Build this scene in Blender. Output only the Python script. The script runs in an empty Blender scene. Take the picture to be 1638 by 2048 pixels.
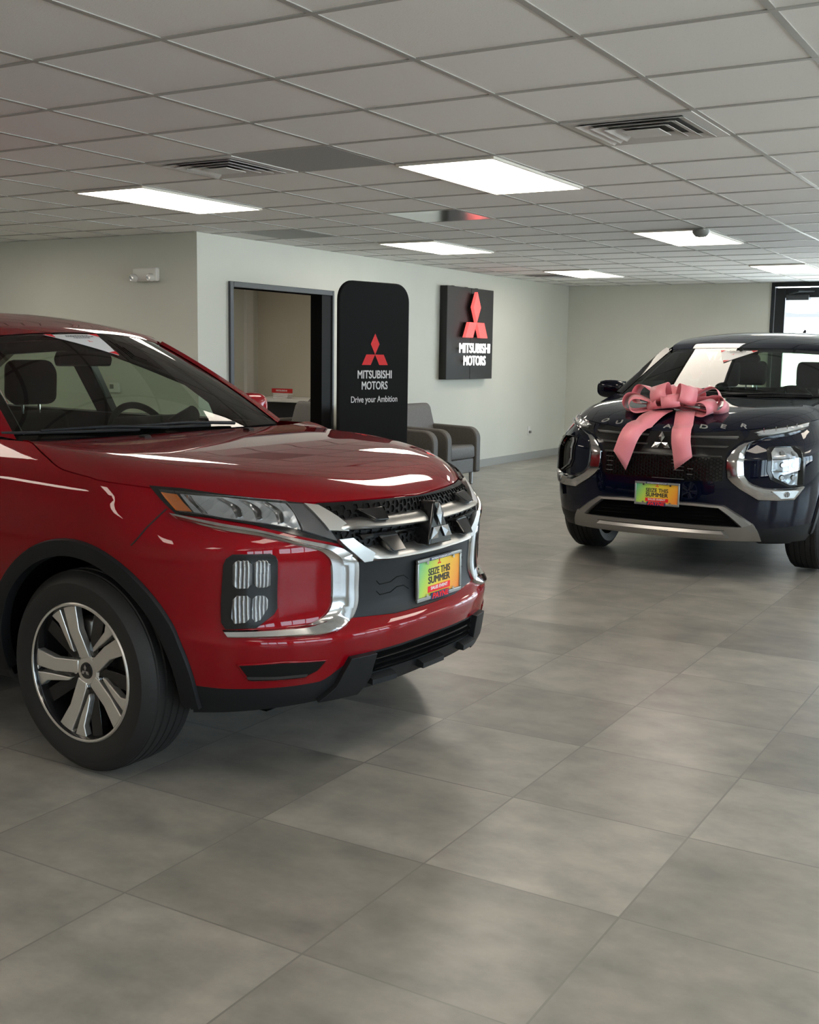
import bpy, bmesh, math, random
import numpy as np
from mathutils import Vector, Matrix, Euler
random.seed(7)
PI = math.pi
scene = bpy.context.scene
COL = scene.collection

# ------------------------------------------------------------------ camera
CAM_H = 1.427
yaw, pitch, roll = 0.537303965, -0.137633018, 0.0146948582
FPX = 2277.456
cy, sy, cp, sp = math.cos(yaw), math.sin(yaw), math.cos(pitch), math.sin(pitch)
F_ = Vector((-sy*cp, cy*cp, sp)); R_ = Vector((cy, sy, 0)); U_ = R_.cross(F_)
cr, sr = math.cos(roll), math.sin(roll)
Rr = cr*R_ + sr*U_; Ur = -sr*R_ + cr*U_
cam_data = bpy.data.cameras.new('camera')
cam = bpy.data.objects.new('camera', cam_data); COL.objects.link(cam)
cam_data.sensor_fit = 'HORIZONTAL'; cam_data.sensor_width = 24.0
cam_data.lens = 24.0*FPX/1638.0
cam_data.clip_start = 0.05; cam_data.clip_end = 300
cam.matrix_world = Matrix(((Rr.x, Ur.x, -F_.x, 0), (Rr.y, Ur.y, -F_.y, 0), (Rr.z, Ur.z, -F_.z, CAM_H), (0, 0, 0, 1)))
scene.camera = cam

# ------------------------------------------------------------------ world, view
world = bpy.data.worlds.new('world'); scene.world = world; world.use_nodes = True
wn = world.node_tree.nodes; wl = world.node_tree.links
bg = wn['Background']; bg.inputs['Color'].default_value = (0.68, 0.85, 1.0, 1)
SKY_STRENGTH = 9.5
bg.inputs['Strength'].default_value = SKY_STRENGTH
LAMP_STRENGTH = 9.2
LAMP_COLOR = (1.0, 0.90, 0.77)
sun_d = bpy.data.lights.new('sun', 'SUN'); sun_d.energy = 70.0; sun_d.angle = math.radians(1.0); sun_d.color = (1.0, .98, .95)
sun = bpy.data.objects.new('sun', sun_d); COL.objects.link(sun); sun.location = (0, -20, 30)
sun.rotation_euler = Vector((.12, .55, -.83)).to_track_quat('-Z', 'Y').to_euler()
vs = scene.view_settings
vs.view_transform = 'Standard'; vs.look = 'None'; vs.gamma = 1.0; vs.use_curve_mapping = False
vs.exposure = 0.06
scene.cycles.max_bounces = 8; scene.cycles.diffuse_bounces = 4; scene.cycles.glossy_bounces = 4
scene.cycles.transparent_max_bounces = 16; scene.cycles.transmission_bounces = 6
scene.cycles.sample_clamp_indirect = 6.0
scene.cycles.caustics_reflective = False; scene.cycles.caustics_refractive = False
try: scene.cycles.use_denoising = True
except Exception: pass

# ------------------------------------------------------------------ materials
def mat(name, color=(.5, .5, .5), rough=.5, metal=0.0, coat=0.0, coat_rough=.02, emit=None, estr=0.0, spec=.5, ior=1.5):
    m = bpy.data.materials.new(name); m.use_nodes = True
    b = m.node_tree.nodes['Principled BSDF']
    b.inputs['Base Color'].default_value = (*color, 1)
    b.inputs['Roughness'].default_value = rough
    b.inputs['Metallic'].default_value = metal
    b.inputs['Coat Weight'].default_value = coat
    b.inputs['Coat Roughness'].default_value = coat_rough
    b.inputs['Specular IOR Level'].default_value = spec
    b.inputs['IOR'].default_value = ior
    if emit:
        b.inputs['Emission Color'].default_value = (*emit, 1)
        b.inputs['Emission Strength'].default_value = estr
    return m
def nodes(m): return m.node_tree.nodes, m.node_tree.links, m.node_tree.nodes['Principled BSDF']
def add_noise(m, scale, c1, c2, detail=3, bump=0.0, bump_scale=None, lo=.35, hi=.65, dist=.002):
    n, l, b = nodes(m)
    tc = n.new('ShaderNodeTexCoord'); t = n.new('ShaderNodeTexNoise')
    t.inputs['Scale'].default_value = scale; t.inputs['Detail'].default_value = detail
    l.new(tc.outputs['Object'], t.inputs['Vector'])
    r = n.new('ShaderNodeValToRGB'); r.color_ramp.elements[0].position = lo; r.color_ramp.elements[1].position = hi
    r.color_ramp.elements[0].color = (*c1, 1); r.color_ramp.elements[1].color = (*c2, 1)
    l.new(t.outputs['Fac'], r.inputs['Fac']); l.new(r.outputs['Color'], b.inputs['Base Color'])
    if bump:
        t2 = n.new('ShaderNodeTexNoise'); t2.inputs['Scale'].default_value = bump_scale or scale; t2.inputs['Detail'].default_value = 2
        l.new(tc.outputs['Object'], t2.inputs['Vector'])
        bp = n.new('ShaderNodeBump'); bp.inputs['Strength'].default_value = bump; bp.inputs['Distance'].default_value = dist
        l.new(t2.outputs['Fac'], bp.inputs['Height']); l.new(bp.outputs['Normal'], b.inputs['Normal'])
    return m
M = {}
M['wall'] = add_noise(mat('wall_paint', rough=.55), 1.2, (.585, .59, .53), (.615, .62, .555), bump=.08, bump_scale=180)
M['wall_inner'] = add_noise(mat('office_wall_paint', rough=.6), 1.2, (.58, .54, .45), (.61, .57, .48), bump=.05, bump_scale=180)
M['base'] = mat('baseboard_tile', (.33, .34, .33), .35)
# ceiling tile: faint mottling and pin holes
m = mat('ceiling_tile', (.66, .66, .65), .9); M['ceil'] = m
n, l, b = nodes(m)
tc = n.new('ShaderNodeTexCoord'); vo = n.new('ShaderNodeTexNoise'); vo.inputs['Scale'].default_value = 160; vo.inputs['Detail'].default_value = 3
l.new(tc.outputs['Object'], vo.inputs['Vector'])
r = n.new('ShaderNodeValToRGB'); r.color_ramp.elements[0].position = .27; r.color_ramp.elements[1].position = .36
r.color_ramp.elements[0].color = (.70, .70, .69, 1); r.color_ramp.elements[1].color = (.88, .88, .865, 1)
l.new(vo.outputs['Fac'], r.inputs['Fac']); l.new(r.outputs['Color'], b.inputs['Base Color'])
bp = n.new('ShaderNodeBump'); bp.inputs['Strength'].default_value = .25; bp.inputs['Distance'].default_value = .002
l.new(vo.outputs['Fac'], bp.inputs['Height']); l.new(bp.outputs['Normal'], b.inputs['Normal'])
M['tbar'] = mat('ceiling_grid_metal', (.42, .42, .40), .45, spec=.3)
M['perf'] = mat('perforated_white_metal', (.50, .51, .51), .5)
n, l, b = nodes(M['perf'])
tc = n.new('ShaderNodeTexCoord'); vo = n.new('ShaderNodeTexVoronoi'); vo.inputs['Scale'].default_value = 110; vo.inputs['Randomness'].default_value = 0
l.new(tc.outputs['Object'], vo.inputs['Vector'])
r = n.new('ShaderNodeValToRGB'); r.color_ramp.elements[0].position = .30; r.color_ramp.elements[1].position = .40
r.color_ramp.elements[0].color = (.13, .14, .14, 1); r.color_ramp.elements[1].color = (.52, .53, .53, 1)
l.new(vo.outputs['Distance'], r.inputs['Fac']); l.new(r.outputs['Color'], b.inputs['Base Color'])
M['shiny_panel'] = mat('polished_metal_panel', (.42, .44, .43), .14, 1.0)
M['vent'] = mat('vent_white_metal', (.66, .66, .65), .4)
M['vent_dark'] = mat('vent_inside_dark', (.09, .09, .085), .8)
M['lamp'] = mat('lamp_diffuser', (.9, .9, .9), .5, emit=LAMP_COLOR, estr=LAMP_STRENGTH)
M['lampframe'] = mat('lamp_frame_white', (.7, .68, .62), .4)
# floor: square stone-look porcelain tiles, each with its own tone
TILE = 0.581; TX = -0.936; TY = 2.654
m = mat('floor_tile', rough=.3); M['floor'] = m
n, l, b = nodes(m)
tc = n.new('ShaderNodeTexCoord'); mp = n.new('ShaderNodeMapping')
mp.inputs['Location'].default_value = (-TX/TILE + 40, -TY/TILE + 40, 0); mp.inputs['Scale'].default_value = (1/TILE, 1/TILE, 1/TILE)
l.new(tc.outputs['Object'], mp.inputs['Vector'])
fl = n.new('ShaderNodeVectorMath'); fl.operation = 'FLOOR'; l.new(mp.outputs['Vector'], fl.inputs[0])
fr = n.new('ShaderNodeVectorMath'); fr.operation = 'FRACTION'; l.new(mp.outputs['Vector'], fr.inputs[0])
wnz = n.new('ShaderNodeTexWhiteNoise'); wnz.noise_dimensions = '2D'; l.new(fl.outputs['Vector'], wnz.inputs['Vector'])
ad = n.new('ShaderNodeVectorMath'); ad.operation = 'MULTIPLY_ADD'; l.new(wnz.outputs['Color'], ad.inputs[0]); ad.inputs[1].default_value = (30, 30, 30)
l.new(mp.outputs['Vector'], ad.inputs[2])
mp2 = n.new('ShaderNodeMapping'); mp2.inputs['Scale'].default_value = (2.6, 3.4, 1); l.new(ad.outputs['Vector'], mp2.inputs['Vector'])
ns = n.new('ShaderNodeTexNoise'); ns.inputs['Scale'].default_value = 1.0; ns.inputs['Detail'].default_value = 5; ns.inputs['Roughness'].default_value = .6
l.new(mp2.outputs['Vector'], ns.inputs['Vector'])
r1 = n.new('ShaderNodeValToRGB'); r1.color_ramp.elements[0].position = .30; r1.color_ramp.elements[1].position = .68
r1.color_ramp.elements[0].color = (.19, .184, .168, 1); r1.color_ramp.elements[1].color = (.335, .313, .275, 1)
l.new(ns.outputs['Fac'], r1.inputs['Fac'])
mr = n.new('ShaderNodeMapRange'); mr.inputs['To Min'].default_value = .80; mr.inputs['To Max'].default_value = 1.16; l.new(wnz.outputs['Value'], mr.inputs['Value'])
mx = n.new('ShaderNodeVectorMath'); mx.operation = 'SCALE'; l.new(r1.outputs['Color'], mx.inputs[0]); l.new(mr.outputs['Result'], mx.inputs['Scale'])
sx = n.new('ShaderNodeSeparateXYZ'); l.new(fr.outputs['Vector'], sx.inputs['Vector'])
def edge(sock):
    a = n.new('ShaderNodeMath'); a.operation = 'PINGPONG'; a.inputs[1].default_value = .5; l.new(sock, a.inputs[0])
    c = n.new('ShaderNodeMath'); c.operation = 'LESS_THAN'; c.inputs[1].default_value = .0052; l.new(a.outputs[0], c.inputs[0]); return c.outputs[0]
g = n.new('ShaderNodeMath'); g.operation = 'MAXIMUM'; l.new(edge(sx.outputs['X']), g.inputs[0]); l.new(edge(sx.outputs['Y']), g.inputs[1])
mix = n.new('ShaderNodeMix'); mix.data_type = 'RGBA'; l.new(g.outputs[0], mix.inputs['Factor'])
l.new(mx.outputs['Vector'], mix.inputs[6]); mix.inputs[7].default_value = (.17, .165, .15, 1)
l.new(mix.outputs[2], b.inputs['Base Color'])
rr = n.new('ShaderNodeMapRange'); rr.inputs['To Min'].default_value = .24; rr.inputs['To Max'].default_value = .34; l.new(ns.outputs['Fac'], rr.inputs['Value'])
b.inputs['Roughness'].default_value = .31
bp = n.new('ShaderNodeBump'); bp.inputs['Strength'].default_value = .5; bp.inputs['Distance'].default_value = .001; bp.invert = True
l.new(g.outputs[0], bp.inputs['Height']); l.new(bp.outputs['Normal'], b.inputs['Normal'])

def paint(name, base, rough=.35, metal=.5):
    m = mat(name, base, rough, metal, coat=1.0, coat_rough=.004, spec=.0); m.node_tree.nodes['Principled BSDF'].inputs['Coat IOR'].default_value = 1.42
    return m
M['red'] = paint('red_metallic_paint', (.215, .0006, .0045), .5, .25)
M['blue'] = paint('midnight_blue_paint', (.0014, .003, .012), .5, .1)
M['black_gloss'] = mat('gloss_black_plastic', (.008, .008, .009), .12)
M['black_plastic'] = mat('black_textured_plastic', (.014, .015, .017), .5, spec=.22)
M['mesh_black'] = mat('matt_mesh_black', (.006, .006, .006), .5, spec=.15)
add_noise(M['black_plastic'], 900, (.008, .0085, .010), (.012, .013, .0145), bump=.12, bump_scale=900, dist=.0005)
M['rubber'] = mat('tyre_rubber', (.010, .010, .011), .6)
M['dark'] = mat('dark_void', (.004, .004, .004), .9, spec=0)
M['chrome'] = mat('chrome', (.54, .54, .545), .12, 1.0)
M['bright_bar'] = mat('bright_bar_silver', (.62, .62, .61), .32, .85)
M['satin'] = mat('satin_silver', (.50, .50, .49), .36, 1.0)
M['garnish'] = mat('satin_grey_metal', (.30, .29, .28), .34, .9)
M['alloy'] = mat('machined_alloy', (.74, .71, .67), .34, .85)
M['amber'] = mat('amber_lens', (.85, .20, .01), .15, coat=1)
M['gap'] = mat('panel_gap_black', (.006, .004, .004), .6)
M['grey_trim'] = mat('smoked_lamp_bezel', (.07, .07, .072), .25)
# faceted lamp reflector
m = mat('lamp_reflector', (.50, .52, .54), .25, .5, coat=.5); M['reflector'] = m
n, l, b = nodes(m)
tc = n.new('ShaderNodeTexCoord'); vo = n.new('ShaderNodeTexVoronoi'); vo.inputs['Scale'].default_value = 26
l.new(tc.outputs['Object'], vo.inputs['Vector']); bp = n.new('ShaderNodeBump'); bp.inputs['Strength'].default_value = .45; bp.inputs['Distance'].default_value = .01
l.new(vo.outputs['Distance'], bp.inputs['Height']); l.new(bp.outputs['Normal'], b.inputs['Normal'])
m = mat('ribbed_lens', (.55, .56, .58), .10, .85, coat=1); M['ribbed'] = m
n, l, b = nodes(m)
tc = n.new('ShaderNodeTexCoord'); wv = n.new('ShaderNodeTexWave'); wv.inputs['Scale'].default_value = 34; wv.inputs['Distortion'].default_value = 1.2; wv.bands_direction = 'Y'
l.new(tc.outputs['Object'], wv.inputs['Vector']); bp = n.new('ShaderNodeBump'); bp.inputs['Strength'].default_value = .9; bp.inputs['Distance'].default_value = .006
l.new(wv.outputs['Fac'], bp.inputs['Height']); l.new(bp.outputs['Normal'], b.inputs['Normal'])
r = n.new('ShaderNodeValToRGB'); r.color_ramp.elements[0].color = (.10, .10, .11, 1); r.color_ramp.elements[1].color = (.75, .76, .78, 1)
l.new(wv.outputs['Fac'], r.inputs['Fac']); l.new(r.outputs['Color'], b.inputs['Base Color'])
def glass(name, tint, ior=1.5, dark=0.0, extra=0.0):
    m = bpy.data.materials.new(name); m.use_nodes = True
    n = m.node_tree.nodes; l = m.node_tree.links; n.clear()
    o = n.new('ShaderNodeOutputMaterial'); t = n.new('ShaderNodeBsdfTransparent'); t.inputs['Color'].default_value = (*tint, 1)
    g = n.new('ShaderNodeBsdfGlossy'); g.inputs['Roughness'].default_value = 0.0; g.inputs['Color'].default_value = (1, 1, 1, 1)
    f = n.new('ShaderNodeFresnel'); f.inputs['IOR'].default_value = ior
    mu = n.new('ShaderNodeMath'); mu.operation = 'MULTIPLY_ADD'; mu.inputs[1].default_value = 1.0; mu.inputs[2].default_value = extra; mu.use_clamp = True
    l.new(f.outputs[0], mu.inputs[0])
    x = n.new('ShaderNodeMixShader'); l.new(mu.outputs[0], x.inputs[0]); l.new(t.outputs[0], x.inputs[1]); l.new(g.outputs[0], x.inputs[2]); l.new(x.outputs[0], o.inputs[0])
    return m
M['glass'] = glass('windscreen_glass', (.60, .68, .60), 1.44)
M['side_glass'] = glass('tinted_side_glass', (.62, .70, .62), 1.45)
M['lens_clear'] = glass('clear_lamp_cover', (.93, .94, .95), 1.5)
M['window_glass'] = glass('window_pane_glass', (.93, .96, .95), 1.35)
M['interior'] = mat('charcoal_interior_plastic', (.010, .0105, .0105), .6, spec=.3)
M['interior_grey'] = mat('grey_interior_trim', (.16, .17, .165), .7)
M['seat'] = mat('dark_seat_fabric', (.006, .006, .0065), .85, spec=.2)
M['mirror'] = mat('mirror_glass', (.6, .65, .7), .02, 1.0)
M['fabric'] = add_noise(mat('grey_upholstery', rough=.62), 60, (.125, .12, .118), (.15, .145, .142), bump=.15, bump_scale=500)
M['fabric_dark'] = add_noise(mat('brown_grey_upholstery', rough=.62), 60, (.085, .078, .070), (.10, .092, .084), bump=.15, bump_scale=500)
M['steel'] = mat('brushed_steel_leg', (.42, .43, .44), .35, 1.0)
M['standee'] = add_noise(mat('black_banner_fabric', rough=.8, spec=.2), 300, (.0045, .0045, .005), (.0065, .0065, .007), bump=.2, bump_scale=14, dist=.006)
M['print_red'] = mat('printed_red', (.80, .008, .014), .6)
M['print_white'] = mat('printed_white', (.78, .78, .80), .6)
M['sign_grey'] = mat('sign_charcoal_metal', (.026, .026, .025), .5, .0, spec=.3)
M['sign_side'] = mat('sign_black_side', (.008, .008, .008), .5)
M['led_red'] = mat('lit_red_acrylic', (.6, .02, .02), .4, emit=(1.0, .115, .105), estr=1.45)
M['led_white'] = mat('lit_white_acrylic', (.9, .9, .9), .4, emit=(1.0, 1.0, .97), estr=1.25)
M['frame_grey'] = mat('anodised_grey_frame', (.055, .061, .068), .5, .2)
M['frame_dark'] = mat('dark_bronze_frame', (.018, .022, .026), .4, .4)
M['black_panel'] = mat('black_laminate', (.005, .005, .006), .6, spec=.15)
M['white_top'] = mat('white_laminate', (.72, .72, .70), .35)
M['desk_dark'] = mat('dark_desk_laminate', (.012, .013, .018), .4)
M['white_plastic'] = mat('white_plastic', (.70, .69, .66), .4)
M['grey_plastic'] = mat('grey_plastic', (.25, .26, .25), .4)
M['lcd'] = mat('thermostat_lcd', (.10, .12, .095), .3)
M['paper'] = mat('white_card', (.78, .78, .78), .6)
M['card_red'] = mat('card_red', (.75, .02, .03), .6)
M['ink'] = mat('dark_ink', (.03, .025, .03), .6)
M['red_glossy'] = mat('red_sign_plastic', (.55, .012, .015), .35)
M['ribbon'] = mat('pink_satin_ribbon', (.84, .27, .32), .34)
n, l, b = nodes(M['ribbon']); b.inputs['Sheen Weight'].default_value = .3
b.inputs['Subsurface Weight'].default_value = 0.0
M['lug'] = mat('chrome_lug', (.75, .75, .77), .12, 1.0)
M['disc'] = mat('brake_disc', (.14, .135, .13), .4, 1.0)
# licence plate sheet: green to yellow to orange across
m = mat('plate_print', (.8, .6, .1), .35); M['plate'] = m
n, l, b = nodes(m)
tc = n.new('ShaderNodeTexCoord'); mp = n.new('ShaderNodeMapping'); mp.inputs['Rotation'].default_value = (0, 0, math.radians(-14))
l.new(tc.outputs['Generated'], mp.inputs['Vector']); sx = n.new('ShaderNodeSeparateXYZ'); l.new(tc.outputs['Generated'], sx.inputs[0])
a = n.new('ShaderNodeMath'); a.operation = 'MULTIPLY_ADD'; a.inputs[1].default_value = -.28; l.new(sx.outputs['Z'], a.inputs[0]); l.new(sx.outputs['Y'], a.inputs[2])
r = n.new('ShaderNodeValToRGB'); r.color_ramp.elements[0].position = -.2 if False else 0.0; r.color_ramp.elements[0].color = (.08, .42, .26, 1)
r.color_ramp.elements[1].position = 1.0; r.color_ramp.elements[1].color = (.85, .24, .04, 1)
for p_, c_ in ((.22, (.38, .62, .10)), (.48, (.80, .62, .05)), (.75, (.85, .42, .035))):
    e = r.color_ramp.elements.new(p_); e.color = (*c_, 1)
a2 = n.new('ShaderNodeMath'); a2.operation = 'MULTIPLY_ADD'; a2.inputs[1].default_value = .85; a2.inputs[2].default_value = .20; l.new(a.outputs[0], a2.inputs[0])
l.new(a2.outputs[0], r.inputs['Fac']); l.new(r.outputs['Color'], b.inputs['Base Color'])
M['plate_frame'] = mat('plate_frame_grey', (.34, .35, .34), .3, .7)
M['navy_ink'] = mat('navy_ink', (.02, .03, .10), .5)
M['asphalt'] = mat('light_asphalt', (.40, .40, .39), .9)
M['bldg'] = mat('white_stucco', (.42, .42, .41), .8)
M['bldg_grey'] = mat('grey_blue_siding', (.055, .065, .085), .8)
M['bldg_roof'] = mat('dark_roof_edge', (.02, .022, .026), .8)

# ------------------------------------------------------------------ mesh helpers
def link(name, verts, faces, material=None, parent=None, smooth=None, bevel=None, segs=2, mats=None, fmats=None):
    me = bpy.data.meshes.new(name); me.from_pydata([tuple(map(float, v)) for v in verts], [], [tuple(int(i) for i in f) for f in faces]); me.update()
    o = bpy.data.objects.new(name, me); COL.objects.link(o)
    if mats:
        for k in mats: me.materials.append(M[k])
        for p, i in zip(me.polygons, fmats): p.material_index = i
    elif material: me.materials.append(M[material] if isinstance(material, str) else material)
    if parent: o.parent = parent
    if smooth is not None:
        me.shade_smooth(); me.set_sharp_from_angle(angle=math.radians(smooth))
    if bevel:
        mo = o.modifiers.new('bevel', 'BEVEL'); mo.width = bevel; mo.segments = segs; mo.limit_method = 'ANGLE'; mo.angle_limit = math.radians(35)
        if smooth is None: me.shade_smooth(); me.set_sharp_from_angle(angle=math.radians(50))
    return o
class MB:
    """collects shapes for ONE mesh object"""
    def __init__(s): s.v = []; s.f = []; s.m = []; s.cm = 0
    def add(s, v, f, mi=None):
        k = len(s.v); s.v += [tuple(map(float, q)) for q in v]; s.f += [tuple(int(i)+k for i in t) for t in f]; s.m += [s.cm if mi is None else mi]*len(f)
    def box(s, a, b, mi=None, mtx=None):
        x0, y0, z0 = a; x1, y1, z1 = b
        v = [(x0,y0,z0),(x1,y0,z0),(x1,y1,z0),(x0,y1,z0),(x0,y0,z1),(x1,y0,z1),(x1,y1,z1),(x0,y1,z1)]
        if mtx: v = [tuple(mtx @ Vector(q)) for q in v]
        s.add(v, [(0,3,2,1),(4,5,6,7),(0,1,5,4),(1,2,6,5),(2,3,7,6),(3,0,4,7)], mi)
    def hexa(s, v, mi=None): s.add(v, [(0,3,2,1),(4,5,6,7),(0,1,5,4),(1,2,6,5),(2,3,7,6),(3,0,4,7)], mi)
    def cyl(s, p0, p1, r0, r1=None, n=24, cap=True, mi=None):
        r1 = r0 if r1 is None else r1; p0 = Vector(p0); p1 = Vector(p1); d = (p1-p0).normalized()
        u = d.orthogonal().normalized(); w = d.cross(u); v = []
        for p, r in ((p0, r0), (p1, r1)):
            for i in range(n): a = 2*PI*i/n; v.append(p + (u*math.cos(a)+w*math.sin(a))*r)
        f = [(i, (i+1) % n, n+(i+1) % n, n+i) for i in range(n)]
        if cap: f += [tuple(range(n-1, -1, -1)), tuple(range(n, 2*n))]
        s.add(v, f, mi)
    def tube(s, pts, r, n=10, mi=None):
        pts = [Vector(p) for p in pts]; rs = r if isinstance(r, (list, tuple)) else [r]*len(pts); v = []; f = []
        for i, p in enumerate(pts):
            t = (pts[min(i+1, len(pts)-1)]-pts[max(i-1, 0)]).normalized(); ref = Vector((0, 0, 1)) if abs(t.z) < .95 else Vector((1, 0, 0))
            u = t.cross(ref).normalized(); w = u.cross(t)
            for k in range(n): a = 2*PI*k/n; v.append(p+(u*math.cos(a)+w*math.sin(a))*rs[i])
        for i in range(len(pts)-1):
            for k in range(n): f.append((i*n+k, i*n+(k+1) % n, (i+1)*n+(k+1) % n, (i+1)*n+k))
        f += [tuple(range(n-1, -1, -1)), tuple(range((len(pts)-1)*n, len(pts)*n))]; s.add(v, f, mi)
    def lathe(s, prof, axis='y', c=(0,0,0), n=64, mi=None, closed=False):
        """prof: list of (radius, along)"""
        v = []; f = []; k = len(prof)
        for i in range(n):
            a = 2*PI*i/n
            for r, h in prof:
                if axis == 'y': v.append((c[0]+r*math.cos(a), c[1]+h, c[2]+r*math.sin(a)))
                else: v.append((c[0]+r*math.cos(a), c[1]+r*math.sin(a), c[2]+h))
        for i in range(n):
            j = (i+1) % n
            for q in range(k-1 if not closed else k):
                q2 = (q+1) % k; f.append((i*k+q, i*k+q2, j*k+q2, j*k+q))
        s.add(v, f, mi)
    def prism(s, poly, h0, h1, fn=None, mi=None):
        """2D polygon (list of (a,b)) extruded along c from h0 to h1; fn maps (a,b,c) to 3D"""
        k = len(poly); area = sum(poly[i][0]*poly[(i+1) % k][1]-poly[(i+1) % k][0]*poly[i][1] for i in range(k))
        if area < 0: poly = poly[::-1]
        fn = fn or (lambda a, b, c: (a, b, c))
        v = [fn(a, b, h0) for a, b in poly]+[fn(a, b, h1) for a, b in poly]
        f = [tuple(range(k-1, -1, -1)), tuple(range(k, 2*k))]+[(i, (i+1) % k, k+(i+1) % k, k+i) for i in range(k)]
        s.add(v, f, mi)
    def build(s, name, material, parent=None, smooth=None, bevel=None, segs=2, recalc=True):
        mats = material if isinstance(material, (list, tuple)) else None
        o = link(name, s.v, s.f, None if mats else material, parent, None, None, mats=mats, fmats=s.m)
        me = o.data
        if recalc:
            bm = bmesh.new(); bm.from_mesh(me); bmesh.ops.recalc_face_normals(bm, faces=bm.faces[:]); bm.to_mesh(me); bm.free()
        if smooth is not None or bevel:
            me.shade_smooth(); me.set_sharp_from_angle(angle=math.radians(smooth if smooth is not None else 50))
        if bevel:
            mo = o.modifiers.new('bevel', 'BEVEL'); mo.width = bevel; mo.segments = segs; mo.limit_method = 'ANGLE'; mo.angle_limit = math.radians(35)
        return o
def tag(o, label, cat, group=None):
    o['label'] = label; o['category'] = cat
    if group: o['group'] = group
    return o
def thing(name, label, cat, loc=(0,0,0), rz=0.0, group=None):
    o = bpy.data.objects.new(name, None); COL.objects.link(o); o.location = loc; o.rotation_euler = (0,0,rz); o.empty_display_size = .1
    return tag(o, label, cat, group)
def struct(o): o['kind'] = 'structure'; return o
def copy_tree(o, parent=None):
    c = o.copy(); COL.objects.link(c)
    if parent: c.parent = parent
    for ch in [x for x in bpy.data.objects if x.parent == o]: copy_tree(ch, c)
    return c
def text_geo(s, size, bold=0.0, xs=1.0, shear=0.0, extrude=.001, space=1.0):
    cu = bpy.data.curves.new('t', 'FONT'); cu.body = s; cu.size = size; cu.align_x = 'CENTER'; cu.align_y = 'CENTER'; cu.extrude = extrude
    cu.shear = shear; cu.space_character = space; cu.resolution_u = 4
    o = bpy.data.objects.new('t', cu); COL.objects.link(o); dg = bpy.context.evaluated_depsgraph_get()
    me = bpy.data.meshes.new_from_object(o.evaluated_get(dg))
    v = [(a.co.x*xs, a.co.y, a.co.z) for a in me.vertices]; f = [tuple(p.vertices) for p in me.polygons]
    bpy.data.objects.remove(o); bpy.data.curves.remove(cu); bpy.data.meshes.remove(me)
    if bold > 0:
        V = []; Fc = []
        for dx, dy in ((0, 0), (bold, 0), (-bold, 0), (0, bold*.8), (0, -bold*.8), (bold*.7, bold*.6), (-bold*.7, bold*.6), (bold*.7, -bold*.6), (-bold*.7, -bold*.6)):
            k = len(V); lift = len(V)/max(len(v), 1)*2.5e-5; V += [(a+dx, b_+dy, c+lift) for a, b_, c in v]; Fc += [tuple(i+k for i in t) for t in f]
        v, f = V, Fc
    return v, f
def diamonds(a):
    """three-diamond mark, each diamond of side a, as 2D polygons around the meeting point"""
    out = []
    for k in range(3):
        t = math.radians(90+120*k); d1 = t+math.radians(30); d2 = t-math.radians(30)
        p0 = (0, 0); p1 = (a*math.cos(d1), a*math.sin(d1)); p3 = (a*math.cos(d2), a*math.sin(d2)); p2 = (p1[0]+p3[0], p1[1]+p3[1])
        out.append([p0, p3, p2, p1])
    return out
# ------------------------------------------------------------------ the room
CEIL = 2.44; GX = -2.1187; GY = 2.937; G = 0.6096
XW, YL, YF = -6.70, 7.62, 15.70           # long wall, left wall, far wall
XE, YB, XWW = 4.6, -4.5, -12.0            # right glass wall, wall behind the camera, west end
def gx(c): return GX+c*G
def gy(r): return GY+r*G
mb = MB(); mb.box((-12.2, -4.7, -.1), (4.8, 15.9, 0)); fl_ = struct(mb.build('floor', 'floor')); 
mb = MB(); mb.box((-12.2, -4.7, CEIL+.003), (4.8, 15.9, CEIL+.15)); struct(mb.build('ceiling', 'ceil'))
mb = MB()
for c in range(-17, 12):
    x = gx(c)
    if -12 < x < 4.6: mb.box((x-.012, -4.5, CEIL-.0005), (x+.012, 15.7, CEIL+.004))
for r_ in range(-13, 22):
    y = gy(r_)
    if -4.5 < y < 15.7: mb.box((-12, y-.012, CEIL-.001), (4.6, y+.012, CEIL+.004))
struct(mb.build('trim_1', 'tbar')); bpy.data.objects['trim_1']['label'] = 'white metal grid holding the square ceiling tiles'
# long wall with the office opening
OY0, OY1, OZ = 8.08, 9.63, 2.00
mb = MB()
mb.box((XW-.14, YL, 0), (XW, OY0, CEIL)); mb.box((XW-.14, OY1, 0), (XW, YF+.14, CEIL)); mb.box((XW-.14, OY0, OZ), (XW, OY1, CEIL))
struct(mb.build('wall_west', 'wall'))
mb = MB(); mb.box((XWW, YL, 0), (XW-.14, YL+.12, CEIL)); struct(mb.build('wall_left', 'wall'))
mb = MB(); mb.box((XWW-.14, YB-.14, 0), (XWW, YL+.12, CEIL)); struct(mb.build('wall_far_west', 'wall'))
# far wall with glazed doors from x=-3.77
WX = -3.79
mb = MB(); mb.box((XW, YF, 0), (WX, YF+.16, CEIL)); struct(mb.build('wall_north', 'wall'))
mb = MB()
mb.box((XW, YL, 0), (XW+.012, OY0-.06, .10)); mb.box((XW, OY1+.06, 0), (XW+.012, YF, .10)); struct(mb.build('baseboard_west', 'base', bevel=.002))
mb = MB(); mb.box((XW+.012, YF-.012, 0), (WX, YF, .10)); struct(mb.build('baseboard_north', 'base', bevel=.002))
mb = MB(); mb.box((XWW, YL-.012, 0), (XW+.012, YL, .10)); struct(mb.build('baseboard_left', 'base', bevel=.002))
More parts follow.
